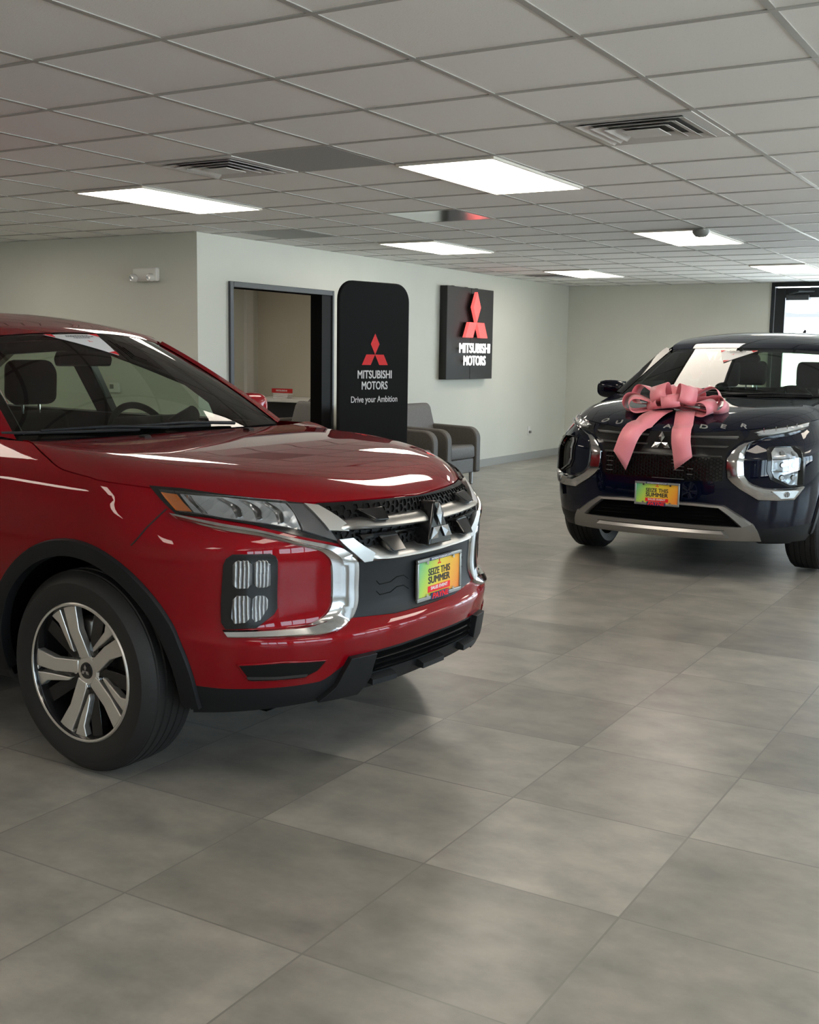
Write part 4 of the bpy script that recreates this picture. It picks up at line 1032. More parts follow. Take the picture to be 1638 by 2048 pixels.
def body_core(car, x_nose, x_tail, arches, zw, R, wy=.60):
    def yo(x, z): return abs(float(sh.P(side_s(sh, x, z) if x > -1 else sh.S1+.5, z)[1]))-.012
    mb = MB(); mb.box((x_tail, -wy, .25), (x_nose-.12, wy, .46)); mb.box((-.36, -.52, .45), (x_nose-.12, .52, .86)); mb.build('underbody', 'dark', car)
    for ax in arches:
        for side in (-1, 1):
            n_ = 24; v = []; f = []
            for i in range(n_+1):
                a = math.radians(-12+204*i/n_)
                lx, lz = ax+R*math.cos(a), zw+R*math.sin(a)
                for y in (wy-.01, yo(lx, lz)): v.append((lx, side*y, lz))
            for i in range(n_): f.append((2*i, 2*i+1, 2*i+3, 2*i+2))
            mb = MB(); mb.add(v, f); mb.build('wheel_liner', 'dark', car, smooth=60)
def tag_card(car, ws, pts, red_corners=True):
    o = bpy.data.objects.new('windshield_card', None); COL.objects.link(o); o.parent = car
    P = [ws(u, t, .003) for u, t in pts]; c = sum(P)/3; nq = 10
    def bary(i, j, d): return ws(pts[0][0]+(pts[1][0]-pts[0][0])*i/nq+(pts[2][0]-pts[0][0])*j/nq, pts[0][1]+(pts[1][1]-pts[0][1])*i/nq+(pts[2][1]-pts[0][1])*j/nq, d)
    ix = {}; v = []; f = []
    for i in range(nq+1):
        for j in range(nq+1-i): ix[i, j] = len(v); v.append(tuple(bary(i, j, .003)))
    for i in range(nq):
        for j in range(nq-i):
            f.append((ix[i, j], ix[i+1, j], ix[i, j+1]))
            if j < nq-i-1: f.append((ix[i+1, j], ix[i+1, j+1], ix[i, j+1]))
    mb = MB(); mb.add(v, f); mb.build('card', 'paper', o, recalc=False)
    for i in range(3):
        mb = MB(); a, b, d = P[i], P[(i+1) % 3], P[(i+2) % 3]; q = .14; up = (ws(0, .5, .007)-ws(0, .5, .003))
        mb.add([tuple(a+up), tuple(a+(b-a)*q+up), tuple(a+(d-a)*q*1.3+up)], [(0, 1, 2)])
        mb.build('corner_mark', 'card_red', o, recalc=False)
    mb = MB(); e1 = P[1]-P[0]; L = np.linalg.norm(e1); e1 = e1/L; e2 = c-(P[0]+P[1])/2; e2 = e2/np.linalg.norm(e2); up = (ws(0, .5, .012)-ws(0, .5, .003))
    for k, (w, off) in enumerate(((.42, .0), (.50, .012), (.30, .024))):
        m0 = (P[0]+P[1])/2+e2*(.022+off)+up; x = -w*L/2
        while x < w*L/2:
            q = random.uniform(.006, .014); h_ = .006; mb.add([tuple(m0+e1*x), tuple(m0+e1*(x+q)), tuple(m0+e1*(x+q)+e2*h_), tuple(m0+e1*x+e2*h_)], [(0, 1, 2, 3)]); x += q+.003
    mb.build('print_lines', 'ink', o, recalc=False)
    mb = MB(); m0 = c+e2*.012+up
    for dd in diamonds(.007): mb.add([tuple(m0+e1*p-e2*q) for p, q in dd], [(0, 1, 2, 3)])
    mb.build('emblem', 'card_red', o, recalc=False)

# ------------------------------------------------------------------ the red crossover
RX, RY_, RDEG = -2.819, 3.509, -2.0
car = thing('car', 'shiny metallic red compact crossover in the foreground, seen from its front corner', 'car')
sh = RED; ZW = .350
zbot = tab([(0, .305), (.4, .300), (.6, .285), (1.0, .262), (1.4, .25), (6, .24)])
zcl = tab([(0, .438), (.34, .436), (.42, .428), (.47, .404), (.56, .362), (.72, .357), (.85, .358), (1.02, .372), (1.3, .40), (2.2, .43), (6, .44)])
ztp = lambda s: sh.ztop(s)
shell_mesh(sh, zcl, ztp, 'body', 'red', car, (0, -2.67), .415, 46, drop=.004, zwh=ZW)
shell_mesh(sh, zbot, zcl, 'lower_cladding', 'black_plastic', car, (0, -2.67), .415, 10, zwh=ZW)
body_core(car, .70, -3.3, (0, -2.67), ZW, .425)
zc_red = [(-2.2,1.11),(-.45,1.10),(-.2,1.095),(0,1.084),(.2,1.066),(.35,1.050),(.5,1.030),(.6,1.010),(.68,.987),(.73,.966),(.76,.949),(.778,.934),(.80,.93)]
hf, hyE = hood_fn(sh, zc_red, 5.0, 13.0)
build_hood(sh, zc_red, -.36, car, 'red', hf, hyE)
for side in (False, True):
    k = dict(mirror=side)
    hl = bpy.data.objects.new('headlight', None); COL.objects.link(hl); hl.parent = car
    lamp = [(1.035, .998), (.929, .992), (.771, .968), (.655, .950), (.59, .940), (.498, .855), (.449, .81), (.471, .814), (.618, .848), (.747, .883), (.865, .904), (.962, .913), (.983, .936)]
    patch(sh, lamp, -.002, .004, 'housing', 'black_gloss', hl, **k)
    patch(sh, [(.937, .973), (.812, .963), (.645, .939), (.623, .91), (.601, .862), (.706, .884), (.825, .902), (.907, .918)], .002, .007, 'reflector', 'reflector', hl, **k)
    patch(sh, [(.997, .978), (.946, .972), (.912, .92), (.959, .923)], .002, .009, 'turn_signal', 'amber', hl, bevel=.002, **k)['label'] = 'amber turn signal'
    patch(sh, [(.641, .939), (.588, .934), (.5, .855), (.46, .817), (.596, .858), (.615, .897)], .002, .011, 'bezel', 'grey_trim', hl, bevel=.002, **k)
    for a, b in (((.835, .960), (.790, .900)), ((.775, .953), (.735, .892)), ((.715, .945), (.672, .880))):
        m_ = ((a[0]+b[0])/2-.012, (a[1]+b[1])/2); A = smooth_keys([a, m_, b], 5); B = smooth_keys([(a[0]-.022, a[1]-.002), (m_[0]-.026, m_[1]), (b[0]-.020, b[1]+.004)], 5)
        strip(sh, A, B, [(0, .007), (.2, .014), (.5, .009), (.8, .014), (1, .007)], 'lamp_cup', 'chrome', hl, n=1, **k)
    strip(sh, [(.925, .970), (.885, .915)], [(.905, .968), (.868, .913)], [(0, .008), (.5, .013), (1, .008)], 'light_guide', 'ribbed', hl, n=8, **k)
    patch(sh, [(1.0, .984), (.93, .979), (.645, .945), (.60, .87), (.59, .854), (.706, .878), (.825, .897), (.95, .915)], .016, .0175, 'cover_glass', 'lens_clear', hl, **k)
    cA = [(.985, .914), (.867, .891), (.751, .868), (.623, .838), (.473, .807), (.417, .785), (.375, .748), (.368, .658), (.372, .600), (.402, .556), (.45, .534), (.54, .520), (.654, .524), (.845, .530)]
    cB = [(.960, .898), (.831, .866), (.71, .844), (.599, .815), (.536, .797), (.505, .778), (.485, .747), (.478, .673), (.478, .640), (.484, .605), (.514, .577), (.58, .556), (.69, .551), (.850, .556)]
    strip(sh, smooth_keys(cA, 5), smooth_keys(cB, 5), [(0, .002), (.04, .013), (.12, .0165), (.62, .018), (.74, .012), (.97, .007), (1, .001)], 'chrome_surround', 'chrome', car, n=1, smooth=28, **k)
    fp = bpy.data.objects.new('fog_lamp_pod', None); COL.objects.link(fp); fp.parent = car
    patch(sh, [(.841, .764), (.832, .784), (.812, .797), (.693, .796), (.678, .788), (.671, .773), (.670, .618), (.682, .600), (.744, .558), (.84, .557), (.850, .58), (.845, .692)], -.002, .007, 'bezel', 'black_gloss', fp, bevel=.004, **k)
    for q in ([(.812, .765), (.8, .778), (.765, .778), (.754, .765), (.754, .702), (.764, .689), (.799, .689), (.812, .703)], [(.748, .765), (.737, .777), (.708, .777), (.696, .764), (.695, .695), (.708, .689), (.736, .689), (.747, .702)],
              [(.811, .653), (.798, .666), (.766, .666), (.756, .656), (.760, .592), (.775, .578), (.809, .576), (.817, .594)], [(.749, .656), (.738, .665), (.711, .663), (.7, .649), (.703, .621), (.728, .585), (.746, .579), (.754, .592)]):
        patch(sh, q, .005, .012, 'lens', 'ribbed', fp, step=.02, bevel=.004, **k)
    patch(sh, [(.832, .445), (.688, .448), (.530, .439), (.560, .405), (.612, .380), (.715, .380), (.795, .383)], -.001, .004, 'vent_surround', 'red', car, bevel=.003, **k)
    vt = patch(sh, [(.823, .440), (.688, .443), (.540, .435), (.568, .405), (.617, .385), (.715, .385), (.787, .387)], .0, .0048, 'lower_vent', 'mesh_black', car, **k)
    strip(sh, [(.80, .402), (.70, .398), (.60, .398)], [(.79, .389), (.70, .386), (.615, .386)], [(0, .005), (.5, .012), (1, .006)], 'vent_lip', 'black_plastic', car, n=4, **k)
    patch(sh, [(.45, .436), (.341, .437), (.358, .352), (.400, .302), (.56, .300), (.50, .345)], -.002, .022, 'bumper_claw', 'black_plastic', car, bevel=.008, **k)
    # silver blades joining the two bars to the lamp
    patch(sh, [(.593, .931), (.549, .924), (.478, .886), (.43, .856), (.432, .843), (.507, .850)], .0, .022, 'grille_blade', 'satin', car, bevel=.003, **k)
    patch(sh, [(.468, .822), (.412, .823), (.312, .768), (.325, .742), (.362, .742), (.40, .772)], .0, .026, 'grille_blade', 'satin', car, bevel=.003, **k)
    patch(sh, [(.412, .906), (.295, .906), (.288, .862), (.346, .862)], .0, .046, 'grille_strut', 'black_gloss', car, bevel=.005, dfun=lambda a, b: .022+(.906-b)*.75, **k)
    patch(sh, [(.294, .822), (.198, .820), (.194, .768), (.258, .768)], .0, .05, 'grille_strut', 'black_gloss', car, bevel=.005, dfun=lambda a, b: .022+(.822-b)*.75, **k)
    strip(sh, [(.985, .928), (1.07, .87), (1.15, .81)], [(.989, .930), (1.074, .872), (1.154, .812)], [(0, .0008), (1, .0008)], 'bumper_seam', 'gap', car, n=6, **k)
    sd = sh.S1+.05
    strip(sh, [(sd+.60, 1.10), (sd+.62, .9), (sd+.60, .44)], [(sd+.605, 1.10), (sd+.625, .9), (sd+.605, .44)], [(0, .0008), (1, .0008)], 'door_seam', 'gap', car, n=6, **k)
    strip(sh, [(sd+1.65, 1.10), (sd+1.65, .9), (sd+1.63, .44)], [(sd+1.655, 1.10), (sd+1.655, .9), (sd+1.635, .44)], [(0, .0008), (1, .0008)], 'door_seam', 'gap', car, n=6, **k)
    patch(sh, [(sd+.385, .80), (sd+.40, .850), (sd+.45, .850), (sd+.435, .80)], .0, .006, 'side_badge', 'chrome', car, bevel=.003, **k)
    sg_ = 1 if side else -1
    for ax in (0, -2.67): arch_trim(sh, car, ax, ZW, .400, .458, -8, 188, 'black_plastic', sg_)
    for ax in (0, -2.67): make_wheel(car, ax, sg_, .885, .350, .222, .236, 'five_double', ZW)
    patch(sh, [(sh.S3-.95, .80), (sh.S3-.95, .92), (sh.S3-.45, .95), (sh.S3-.45, .84)], -.002, .012, 'tail_lamp', 'amber' if False else 'card_red', car, bevel=.004, **k)
# grille
gr_half = [(0, .929), (.3, .934), (.54, .938), (.585, .930), (.50, .852), (.42, .79), (.372, .745), (.368, .735)]
patch(sh, sym(gr_half[:-1]+[(.36, .735)]), -.004, .0015, 'grille_backing', 'mesh_black', car)
hexgrid(sh, -.56, .56, .765, .925, .017, .001, 'grille_mesh', 'mesh_black', car, inside=lambda a, b: poly_inside(sym([(0, .925), (.55, .930), (.49, .862), (.36, .765)]), a, b))
patch(sh, sym([(0, .740), (.372, .742), (.369, .60), (.40, .556), (.2, .541), (0, .539)]), -.003, .003, 'bumper_panel', 'black_plastic', car)
for dz in (0, -.036):
    for sg_ in (1, -1):
        for off in (.0,):
            A = [(.279, .667), (.262, .652), (.205, .652), (.170, .665), (.128, .664), (.10, .648)]
            if sg_ < 0: A = [(a+.02, b) for a, b in A]
            strip(sh, [(sg_*a, b+dz) for a, b in A], [(sg_*a, b+dz-.004) for a, b in A], [(0, .003), (.5, .006), (1, .003)], 'panel_emboss', 'black_gloss', car, n=2)
bar_p = [(0, .008), (.30, .028), (.62, .044), (.86, .048), (1, .038)]
A = [(-.475, .886), (-.3, .884), (0, .882), (.3, .884), (.475, .886)]; B = [(-.50, .850), (-.32, .843), (0, .841), (.32, .843), (.50, .850)]
strip(sh, A, B, bar_p, 'grille_bar', 'satin', car, n=8, smooth=50, taper=.16)
A = [(-.36, .795), (-.2, .780), (0, .776), (.2, .780), (.36, .795)]; B = [(-.40, .752), (-.2, .738), (0, .735), (.2, .738), (.362, .744)]
B[0] = (-.362, .744); strip(sh, A, B, bar_p, 'grille_bar', 'satin', car, n=8, smooth=50, taper=.16)
A = [(-.40, .838), (0, .834), (.40, .838)]; B = [(-.36, .815), (0, .812), (.36, .815)]
strip(sh, A, B, [(0, .004), (.4, .024), (1, .012)], 'grille_crossbar', 'black_gloss', car, n=10, smooth=50)
# emblem on its black wedge
mb = MB(); mb.prism([(-.020, .915), (.020, .915), (.080, .765), (-.080, .765)], .80, .880, lambda a, b, c: (c-(b-.765)*.16*(1 if c > .82 else 0), a, b)); mb.build('emblem_base', 'black_gloss', car, bevel=.008)
emblem3(car, (.874, 0, .829), .048, -5, h=.007)
# dam
patch(sh, sym([(0, .430), (.325, .428), (.345, .36), (0, .358)]), -.001, .002, 'air_dam_opening', 'dark', car)
for z in (.412, .392, .373):
    strip(sh, [(-.33, z), (0, z+.002), (.33, z)], [(-.33, z-.007), (0, z-.005), (.33, z-.007)], [(0, .003), (.5, .010), (1, .003)], 'air_dam_slat', 'black_gloss', car, n=6)
for s0, s1 in ((.355, .235), (.073, -.073), (-.235, -.355)):
    strip(sh, [(s0, .352), (s1, .352)], [(s0, .327), (s1, .327)], [(0, .012), (.2, .030), (.8, .034), (1, .012)], 'skid_bar', 'black_plastic', car, n=6)
mb = MB(); 
plate(car, (.822, .082, .630))
# washer nozzles on the hood
for y in (-.30, .30):
    mb = MB(); zz_ = float(hf(-.27, y)); mb.prism([(-.02, 0), (.02, 0), (.012, .012), (-.015, .012)], y-.018, y+.018, lambda a, b, c: (a-.27, c, b+zz_-.002)); mb.build('washer_nozzle', 'black_plastic', car, bevel=.003)
redg = dict(base=(-.41, .06, .735, 1.098), top=(-.925, .13, .565, 1.497, .042), ang=math.radians(38),
    roof=[(-3.35, 1.43), (-3.0, 1.50), (-2.4, 1.565), (-1.9, 1.592), (-1.5, 1.588), (-1.2, 1.556), (-1.05, 1.527), (-.9, 1.50)], rdrop=.048,
    roofw=[(-3.35, .50), (-3.0, .53), (-2.2, .548), (-1.5, .553), (-1.06, .570), (-.9, .565)],
    yside=lambda z: .80-(z-1.11)*.61,
    apil=lambda t: (-.53-.54*t, 1.11+.355*t+.02*4*t*(1-t)),
    rail=[(-1.06, 1.468), (-1.25, 1.515), (-1.5, 1.541), (-1.9, 1.545), (-2.4, 1.518), (-3.0, 1.452), (-3.3, 1.39)],
    wintop=[(-1.10, 1.435), (-1.28, 1.46), (-1.5, 1.475), (-1.9, 1.475), (-2.4, 1.44), (-2.9, 1.36), (-3.1, 1.30)],
    windows=[('front_door_glass', [(-.87, 1.10), (-.87, 1.18), (-.98, 1.262), (-1.21, 1.338), (-1.43, 1.405), (-1.60, 1.42), (-1.61, 1.10)]),
             ('rear_door_glass', [(-1.70, 1.10), (-1.70, 1.425), (-2.2, 1.40), (-2.45, 1.30), (-2.5, 1.12)]),
             ('quarter_glass', [(-2.58, 1.13), (-2.55, 1.32), (-2.9, 1.25), (-2.95, 1.16)])],
    posts=[[(-1.60, 1.09), (-1.585, 1.47), (-1.72, 1.475), (-1.71, 1.09)],
           [(-.55, 1.09), (-.88, 1.09), (-.88, 1.18), (-.985, 1.262), (-1.21, 1.338), (-1.43, 1.405), (-1.6, 1.42), (-1.6, 1.475), (-1.28, 1.465), (-1.08, 1.435)],
           [(-1.70, 1.42), (-2.2, 1.395), (-2.46, 1.29), (-2.5, 1.42), (-2.4, 1.445), (-1.7, 1.478)]],
    rear_quarter=[[(-2.48, 1.09), (-2.48, 1.43), (-2.9, 1.37), (-3.1, 1.31), (-3.38, 1.10)]],
    belt=[(-.50, 1.105), (-1.5, 1.105), (-2.5, 1.115), (-3.3, 1.12)],
    mirror=(-.80, .90, 1.158), mirror_m='red', wheel=(-.97, .37, 1.005), seat_x=-1.42, seat_z=.46, rvm=(-.955, .01, 1.385),
    wipers=[(.52, .015, -.32, .045), (-.05, .015, -.86, .05)])
ws = greenhouse(car, redg, 'red')
tag_card(car, ws, [(-.40, .972), (.07, .972), (.04, .70)])
# rear hatch skin so the body is closed
mb = MB(); mb.prism([(-3.35, 1.425), (-3.30, 1.40), (-3.42, 1.08), (-3.46, 1.08)], -.52, .52, lambda a, b, c: (a, c, b)); mb.build('tailgate_glass', 'black_gloss', car, bevel=.01)
place(car, (RX, RY_), RDEG)

# ------------------------------------------------------------------ the dark blue crossover
BX, BY_, BDEG = -2.38, 8.10, -90.0
car = thing('car', 'dark navy blue crossover with a pink bow on its hood, facing the camera', 'car')
sh = BLUE; ZW = .368
zbot = tab([(0, .275), (.6, .272), (.9, .262), (1.2, .255), (6, .25)])
zcl = tab([(0, .365), (.7, .362), (.9, .370), (1.05, .377), (1.4, .39), (2.2, .43), (6, .44)])
shell_mesh(sh, zcl, lambda s: BLUE.ztop(s), 'body', 'blue', car, (0, -2.705), .425, 46, drop=.004, zwh=ZW)
shell_mesh(sh, zbot, zcl, 'lower_cladding', 'black_plastic', car, (0, -2.705), .425, 8, zwh=ZW)
body_core(car, .78, -3.4, (0, -2.705), ZW, .435)
zc_b = [(-2.2,1.155),(-.5,1.155),(-.3,1.155),(0,1.140),(.3,1.116),(.5,1.092),(.65,1.064),(.75,1.036),(.82,1.006),(.86,.980),(.883,.956),(.9,.95)]
hfb, _ = hood_fn(sh, zc_b, 4.0, 10.0)
build_hood(sh, zc_b, -.30, car, 'blue', hfb, _)
gh = [(0, .951), (.3, .956), (.5, .970), (.575, .978), (.574, .925), (.511, .89), (.436, .842), (.412, .81), (.408, .665), (.36, .652), (.2, .648), (0, .647)]
patch(sh, sym(gh), -.003, .003, 'grille_backing', 'black_gloss', car)
hexgrid(sh, -.39, .39, .668, .795, .013, .002, 'grille_mesh', 'mesh_black', car, th=.010)
for z, s0, s1 in ((.930, .135, .545), (.873, .105, .455), (.811, 0, .39)):
    if s0 == 0:
        strip(sh, [(-s1, z+.004), (0, z+.003), (s1, z+.004)], [(-s1, z-.008), (0, z-.009), (s1, z-.008)], [(0, .004), (.35, .026), (1, .010)], 'grille_bar', 'bright_bar', car, n=10)
    else:
        for sg_ in (1, -1): strip(sh, [(sg_*s0, z+.003), (sg_*(s0+s1)/2, z+.003), (sg_*s1, z+.004)], [(sg_*(s0+.004), z-.008), (sg_*(s0+s1)/2, z-.008), (sg_*(s1-.02), z-.007)], [(0, .004), (.35, .026), (1, .010)], 'grille_bar', 'bright_bar', car, n=8)
for z, a, b in ((.775, -.155, -.075), (.755, -.155, -.075), (.735, -.155, -.09), (.712, -.155, -.09), (.655, -.16, .05), (.775, .33, .375), (.745, .33, .37), (.715, .33, .37), (.685, .33, .37), (.725, -.215, -.18), (.69, -.215, -.18)):
    strip(sh, [(a, z+.002), (b, z+.002)], [(a, z-.002), (b, z-.002)], [(0, .012), (.5, .016), (1, .012)], 'grille_bright_tip', 'bright_bar', car, n=3)
patch(sh, [(-.085, .948), (.085, .948), (.115, .842), (-.115, .842)], .0, .020, 'emblem_base', 'black_gloss', car, bevel=.006)
emblem3(car, (.928, 0, .885), .0425, -10, h=.006)
for side in (False, True):
    k = dict(mirror=not side)   # traced on the car's left side
    sgn = 1
    def LL_(p): return [(abs(a), b) for a, b in p]
    k = dict(mirror=side)
    hl = bpy.data.objects.new('headlight', None); COL.objects.link(hl); hl.parent = car
    patch(sh, [(.560, .912), (.600, .937), (.640, .978), (.70, .985), (.824, 1.000), (.954, 1.015), (1.120, 1.030), (1.075, .990), (.86, .962), (.724, .940), (.63, .921)], -.002, .004, 'housing', 'black_gloss', hl, **k)
    strip(sh, [(.65, .962), (.70, .976), (.824, .991), (.954, 1.006), (1.085, 1.021)], [(.70, .946), (.735, .949), (.864, .967), (.98, .985), (1.06, .999)], [(0, .006), (.2, .013), (.9, .012), (1, .006)], 'reflector', 'reflector', hl, n=5, **k)
    strip(sh, [(.66, .950), (.735, .952), (.864, .970), (.98, .988), (1.06, 1.002)], [(.665, .944), (.735, .946), (.864, .964), (.98, .982), (1.06, .996)], [(0, .012), (.5, .017), (1, .012)], 'light_guide', 'bright_bar', hl, n=5, **k)
    for a in (.72, .80, .88, .96):
        strip(sh, [(a, .984+(a-.72)*.12), (a-.012, .958+(a-.72)*.13)], [(a-.006, .984+(a-.72)*.12), (a-.018, .958+(a-.72)*.13)], [(0, .012), (.5, .018), (1, .012)], 'light_guide', 'chrome', hl, n=3, **k)
    cA = [(1.050, .983), (.841, .953), (.709, .928), (.63, .913), (.561, .899), (.514, .88), (.458, .844), (.417, .804), (.417, .736), (.428, .679), (.457, .648), (.503, .613), (.624, .543), (.761, .540), (.870, .545), (.945, .622)]
    cB = [(1.035, .976), (.882, .956-.006), (.71, .928), (.625, .903), (.587, .885), (.563, .863), (.533, .828), (.527, .778), (.531, .733), (.536, .695), (.565, .662), (.594, .645), (.662, .626), (.778, .624), (.855, .626), (.920, .636)]
    strip(sh, cA, cB, [(0, .001), (.06, .014), (.3, .022), (.62, .026), (.85, .012), (1, -.002)], 'chrome_surround', 'chrome', car, n=3, smooth=26, **k)
    lb = bpy.data.objects.new('lamp_block', None); COL.objects.link(lb); lb.parent = car
    patch(sh, [(.69, .880), (.874, .886), (.925, .871), (.950, .833), (.946, .640), (.93, .631), (.815, .631), (.696, .675), (.669, .728), (.67, .842)], -.002, .006, 'bezel', 'black_gloss', lb, bevel=.004, **k)
    patch(sh, [(.726, .871), (.861, .873), (.894, .856), (.906, .83), (.916, .645), (.823, .643), (.718, .69), (.696, .729), (.697, .843)], .004, .010, 'reflector', 'reflector', lb, bevel=.003, **k)
    for z in (.806, .728):
        strip(sh, [(.70, z+.003), (.80, z+.003), (.912, z+.003)], [(.70, z-.004), (.80, z-.004), (.912, z-.004)], [(0, .010), (.5, .017), (1, .010)], 'divider', 'satin', lb, n=4, **k)
    for z in (.838, .768, .690):
        for s_ in (.765, .845):
            p = sh.Pd(s_, z, .011); q = sh.Pd(s_, z, .017); p[1] *= (1 if not side else -1); q[1] *= (1 if not side else -1)
            mb = MB(); mb.cyl(p, q, .019, .013, 16); mb.build('led_unit', 'chrome', lb, smooth=40)
    patch(sh, [(.726, .871), (.861, .873), (.894, .856), (.906, .83), (.916, .645), (.823, .643), (.718, .69), (.696, .729), (.697, .843)], .022, .0235, 'cover_glass', 'lens_clear', lb, **k)
    fg = patch(sh, [(.700, .606), (.845, .610), (.890, .606), (.855, .560), (.765, .556)], .018, .026, 'fog_lamp', 'satin', car, bevel=.003, **k)
    p = sh.Pd(.800, .585, .024); q = sh.Pd(.800, .585, .032); 
    for w_ in (p, q): w_[1] *= (1 if not side else -1)
    mb = MB(); mb.cyl(p, q, .019, .018, 20); mb.build('fog_lamp_lens', 'ribbed', fg, smooth=40)
    sg_ = 1 if side else -1
    for ax in (0, -2.705): arch_trim(sh, car, ax, ZW, .408, .455, -8, 188, 'black_plastic', sg_, .012)
    for ax in (0, -2.705): make_wheel(car, ax, sg_, .912, .368, .235, .262, 'ten_spoke', ZW)
    sd = sh.S1+.05
    strip(sh, [(sd+.62, 1.14), (sd+.64, .9), (sd+.62, .44)], [(sd+.625, 1.14), (sd+.645, .9), (sd+.625, .44)], [(0, .0008), (1, .0008)], 'door_seam', 'gap', car, n=6, **k)
    strip(sh, [(sd+1.7, 1.14), (sd+1.7, .9), (sd+1.68, .44)], [(sd+1.705, 1.14), (sd+1.705, .9), (sd+1.685, .44)], [(0, .0008), (1, .0008)], 'door_seam', 'gap', car, n=6, **k)
    patch(sh, [(sh.S3-1.0, .86), (sh.S3-1.0, 1.0), (sh.S3-.45, 1.02), (sh.S3-.45, .88)], -.002, .012, 'tail_lamp', 'card_red', car, bevel=.004, **k)
    patch(sh, [(.62, .262), (1.02, .256), (1.0, .215), (.70, .225)], -.05, -.03, 'air_deflector', 'black_plastic', car, **k)
# lower opening and satin skid garnish
patch(sh, sym([(0, .492), (.385, .488), (.535, .371), (.50, .362), (0, .360)]), -.002, .002, 'lower_grille', 'dark', car)
for z in (.452, .430, .405):
    w = .39+(.488-z)*.95; strip(sh, [(-w, z), (0, z), (w, z)], [(-w, z-.006), (0, z-.006), (w, z-.006)], [(0, .004), (.5, .010), (1, .004)], 'lower_grille_slat', 'black_gloss', car, n=8)
up = [(0, .510), (.25, .512), (.427, .503), (.52, .45), (.61, .392)]; lo = [(0, .488), (.23, .488), (.385, .484), (.455, .432), (.529, .371)]
A = [(-a, b) for a, b in up[::-1]]+up[1:]; B = [(-a, b) for a, b in lo[::-1]]+lo[1:]
strip(sh, A, B, [(0, .006), (.2, .022), (.8, .026), (1, .004)], 'skid_garnish_top', 'garnish', car, n=4)
patch(sh, [(.612, .394), (.645, .352), (.685, .286), (.45, .283), (0, .281), (-.45, .283), (-.685, .286), (-.645, .352), (-.612, .394), (-.529, .370), (0, .368), (.529, .370)], -.006, .020, 'skid_garnish', 'garnish', car, bevel=.006)
strip(sh, [(-.42, .343), (0, .341), (.42, .343)], [(-.475, .300), (0, .298), (.475, .300)], [(0, .018), (.35, .038), (.75, .040), (1, .020)], 'skid_bar', 'garnish', car, n=10)
strip(sh, [(-.44, .346), (0, .344), (.44, .346)], [(-.44, .3435), (0, .3415), (.44, .3435)], [(0, .0215), (1, .0215)], 'skid_groove', 'gap', car, n=10)
plate(car, (.957, -.004, .551), w=.30, h=.152)
# name across the hood lip
Ts = np.linspace(-.9, .9, 400); TP = sh.P(Ts, sh.ztop(Ts)); order = np.argsort(TP[:, 1])
for i, ch in enumerate('OUTLANDER'):
    y = -.452+i*(.452+.478)/8; xT = float(np.interp(y, TP[order, 1], TP[order, 0])); x = xT-.030; e = .004
    p = Vector((x, y, float(hfb(x, y)))); tx = Vector((e, 0, float(hfb(x+e, y))-float(hfb(x-e, y))))*1; tx = Vector((2*e, 0, float(hfb(x+e, y))-float(hfb(x-e, y)))).normalized(); ty_ = Vector((0, 2*e, float(hfb(x, y+e))-float(hfb(x, y-e)))).normalized(); nn = tx.cross(ty_).normalized()
    if nn.z < 0: nn = -nn
    up_ = -tx; rt_ = ty_
    v, f = text_geo(ch, .054, .0016, 1.4, extrude=.0015); mb = MB(); mb.add([tuple(p+rt_*a+up_*b_+nn*(c+.0012)) for a, b_, c in v], f); mb.build('hood_letter', 'bright_bar', car)
blueg = dict(bulge=.012, pillar_m='black_gloss', pw=.05, base=(-.32, .07, .765, 1.148), top=(-.945, .11, .605, 1.512, .018), ang=math.radians(31),
    roof=[(-3.6, 1.56), (-3.2, 1.62), (-2.4, 1.66), (-1.8, 1.655), (-1.4, 1.628), (-1.15, 1.585), (-1.05, 1.556), (-.93, 1.515)], rdrop=.045,
    roofw=[(-3.6, .56), (-3.0, .595), (-2.0, .61), (-1.3, .612), (-.9, .607)],
    yside=lambda z: .845-(z-1.15)*.55,
    apil=lambda t: (-.45-.58*t, 1.155+.355*t+.012*4*t*(1-t)),
    rail=[(-1.03, 1.508), (-1.25, 1.555), (-1.6, 1.600), (-2.2, 1.615), (-2.8, 1.60), (-3.3, 1.56), (-3.6, 1.50)],
    wintop=[(-1.08, 1.475), (-1.28, 1.51), (-1.6, 1.535), (-2.2, 1.54), (-2.8, 1.51), (-3.2, 1.46), (-3.35, 1.40)],
    windows=[('front_door_glass', [(-.64, 1.14), (-.68, 1.20), (-1.06, 1.445), (-1.3, 1.503), (-1.62, 1.52), (-1.64, 1.14)]),
             ('rear_door_glass', [(-1.74, 1.14), (-1.74, 1.52), (-2.4, 1.50), (-2.62, 1.40), (-2.65, 1.15)]),
             ('quarter_glass', [(-2.75, 1.17), (-2.72, 1.47), (-3.15, 1.42), (-3.3, 1.22)])],
    posts=[[(-1.63, 1.13), (-1.61, 1.53), (-1.76, 1.54), (-1.75, 1.13)], [(-2.64, 1.13), (-2.60, 1.51), (-2.74, 1.51), (-2.76, 1.13)],
           [(-.50, 1.13), (-.65, 1.13), (-.69, 1.20), (-1.06, 1.44), (-1.3, 1.498), (-1.3, 1.52), (-1.05, 1.48)]],
    rear_quarter=[[(-3.28, 1.13), (-3.12, 1.46), (-3.35, 1.42), (-3.62, 1.13)]],
    belt=[(-.45, 1.15), (-1.5, 1.15), (-2.5, 1.155), (-3.4, 1.16)],
    mirror=(-.60, .935, 1.178), mirror_m='blue', wheel=(-.93, .38, 1.05), seat_x=-1.45, seat_z=.50, rvm=(-.90, 0, 1.43),
    wipers=[(-.52, .012, .30, .04), (.08, .012, .86, .05)])
ws = greenhouse(car, blueg, 'blue')
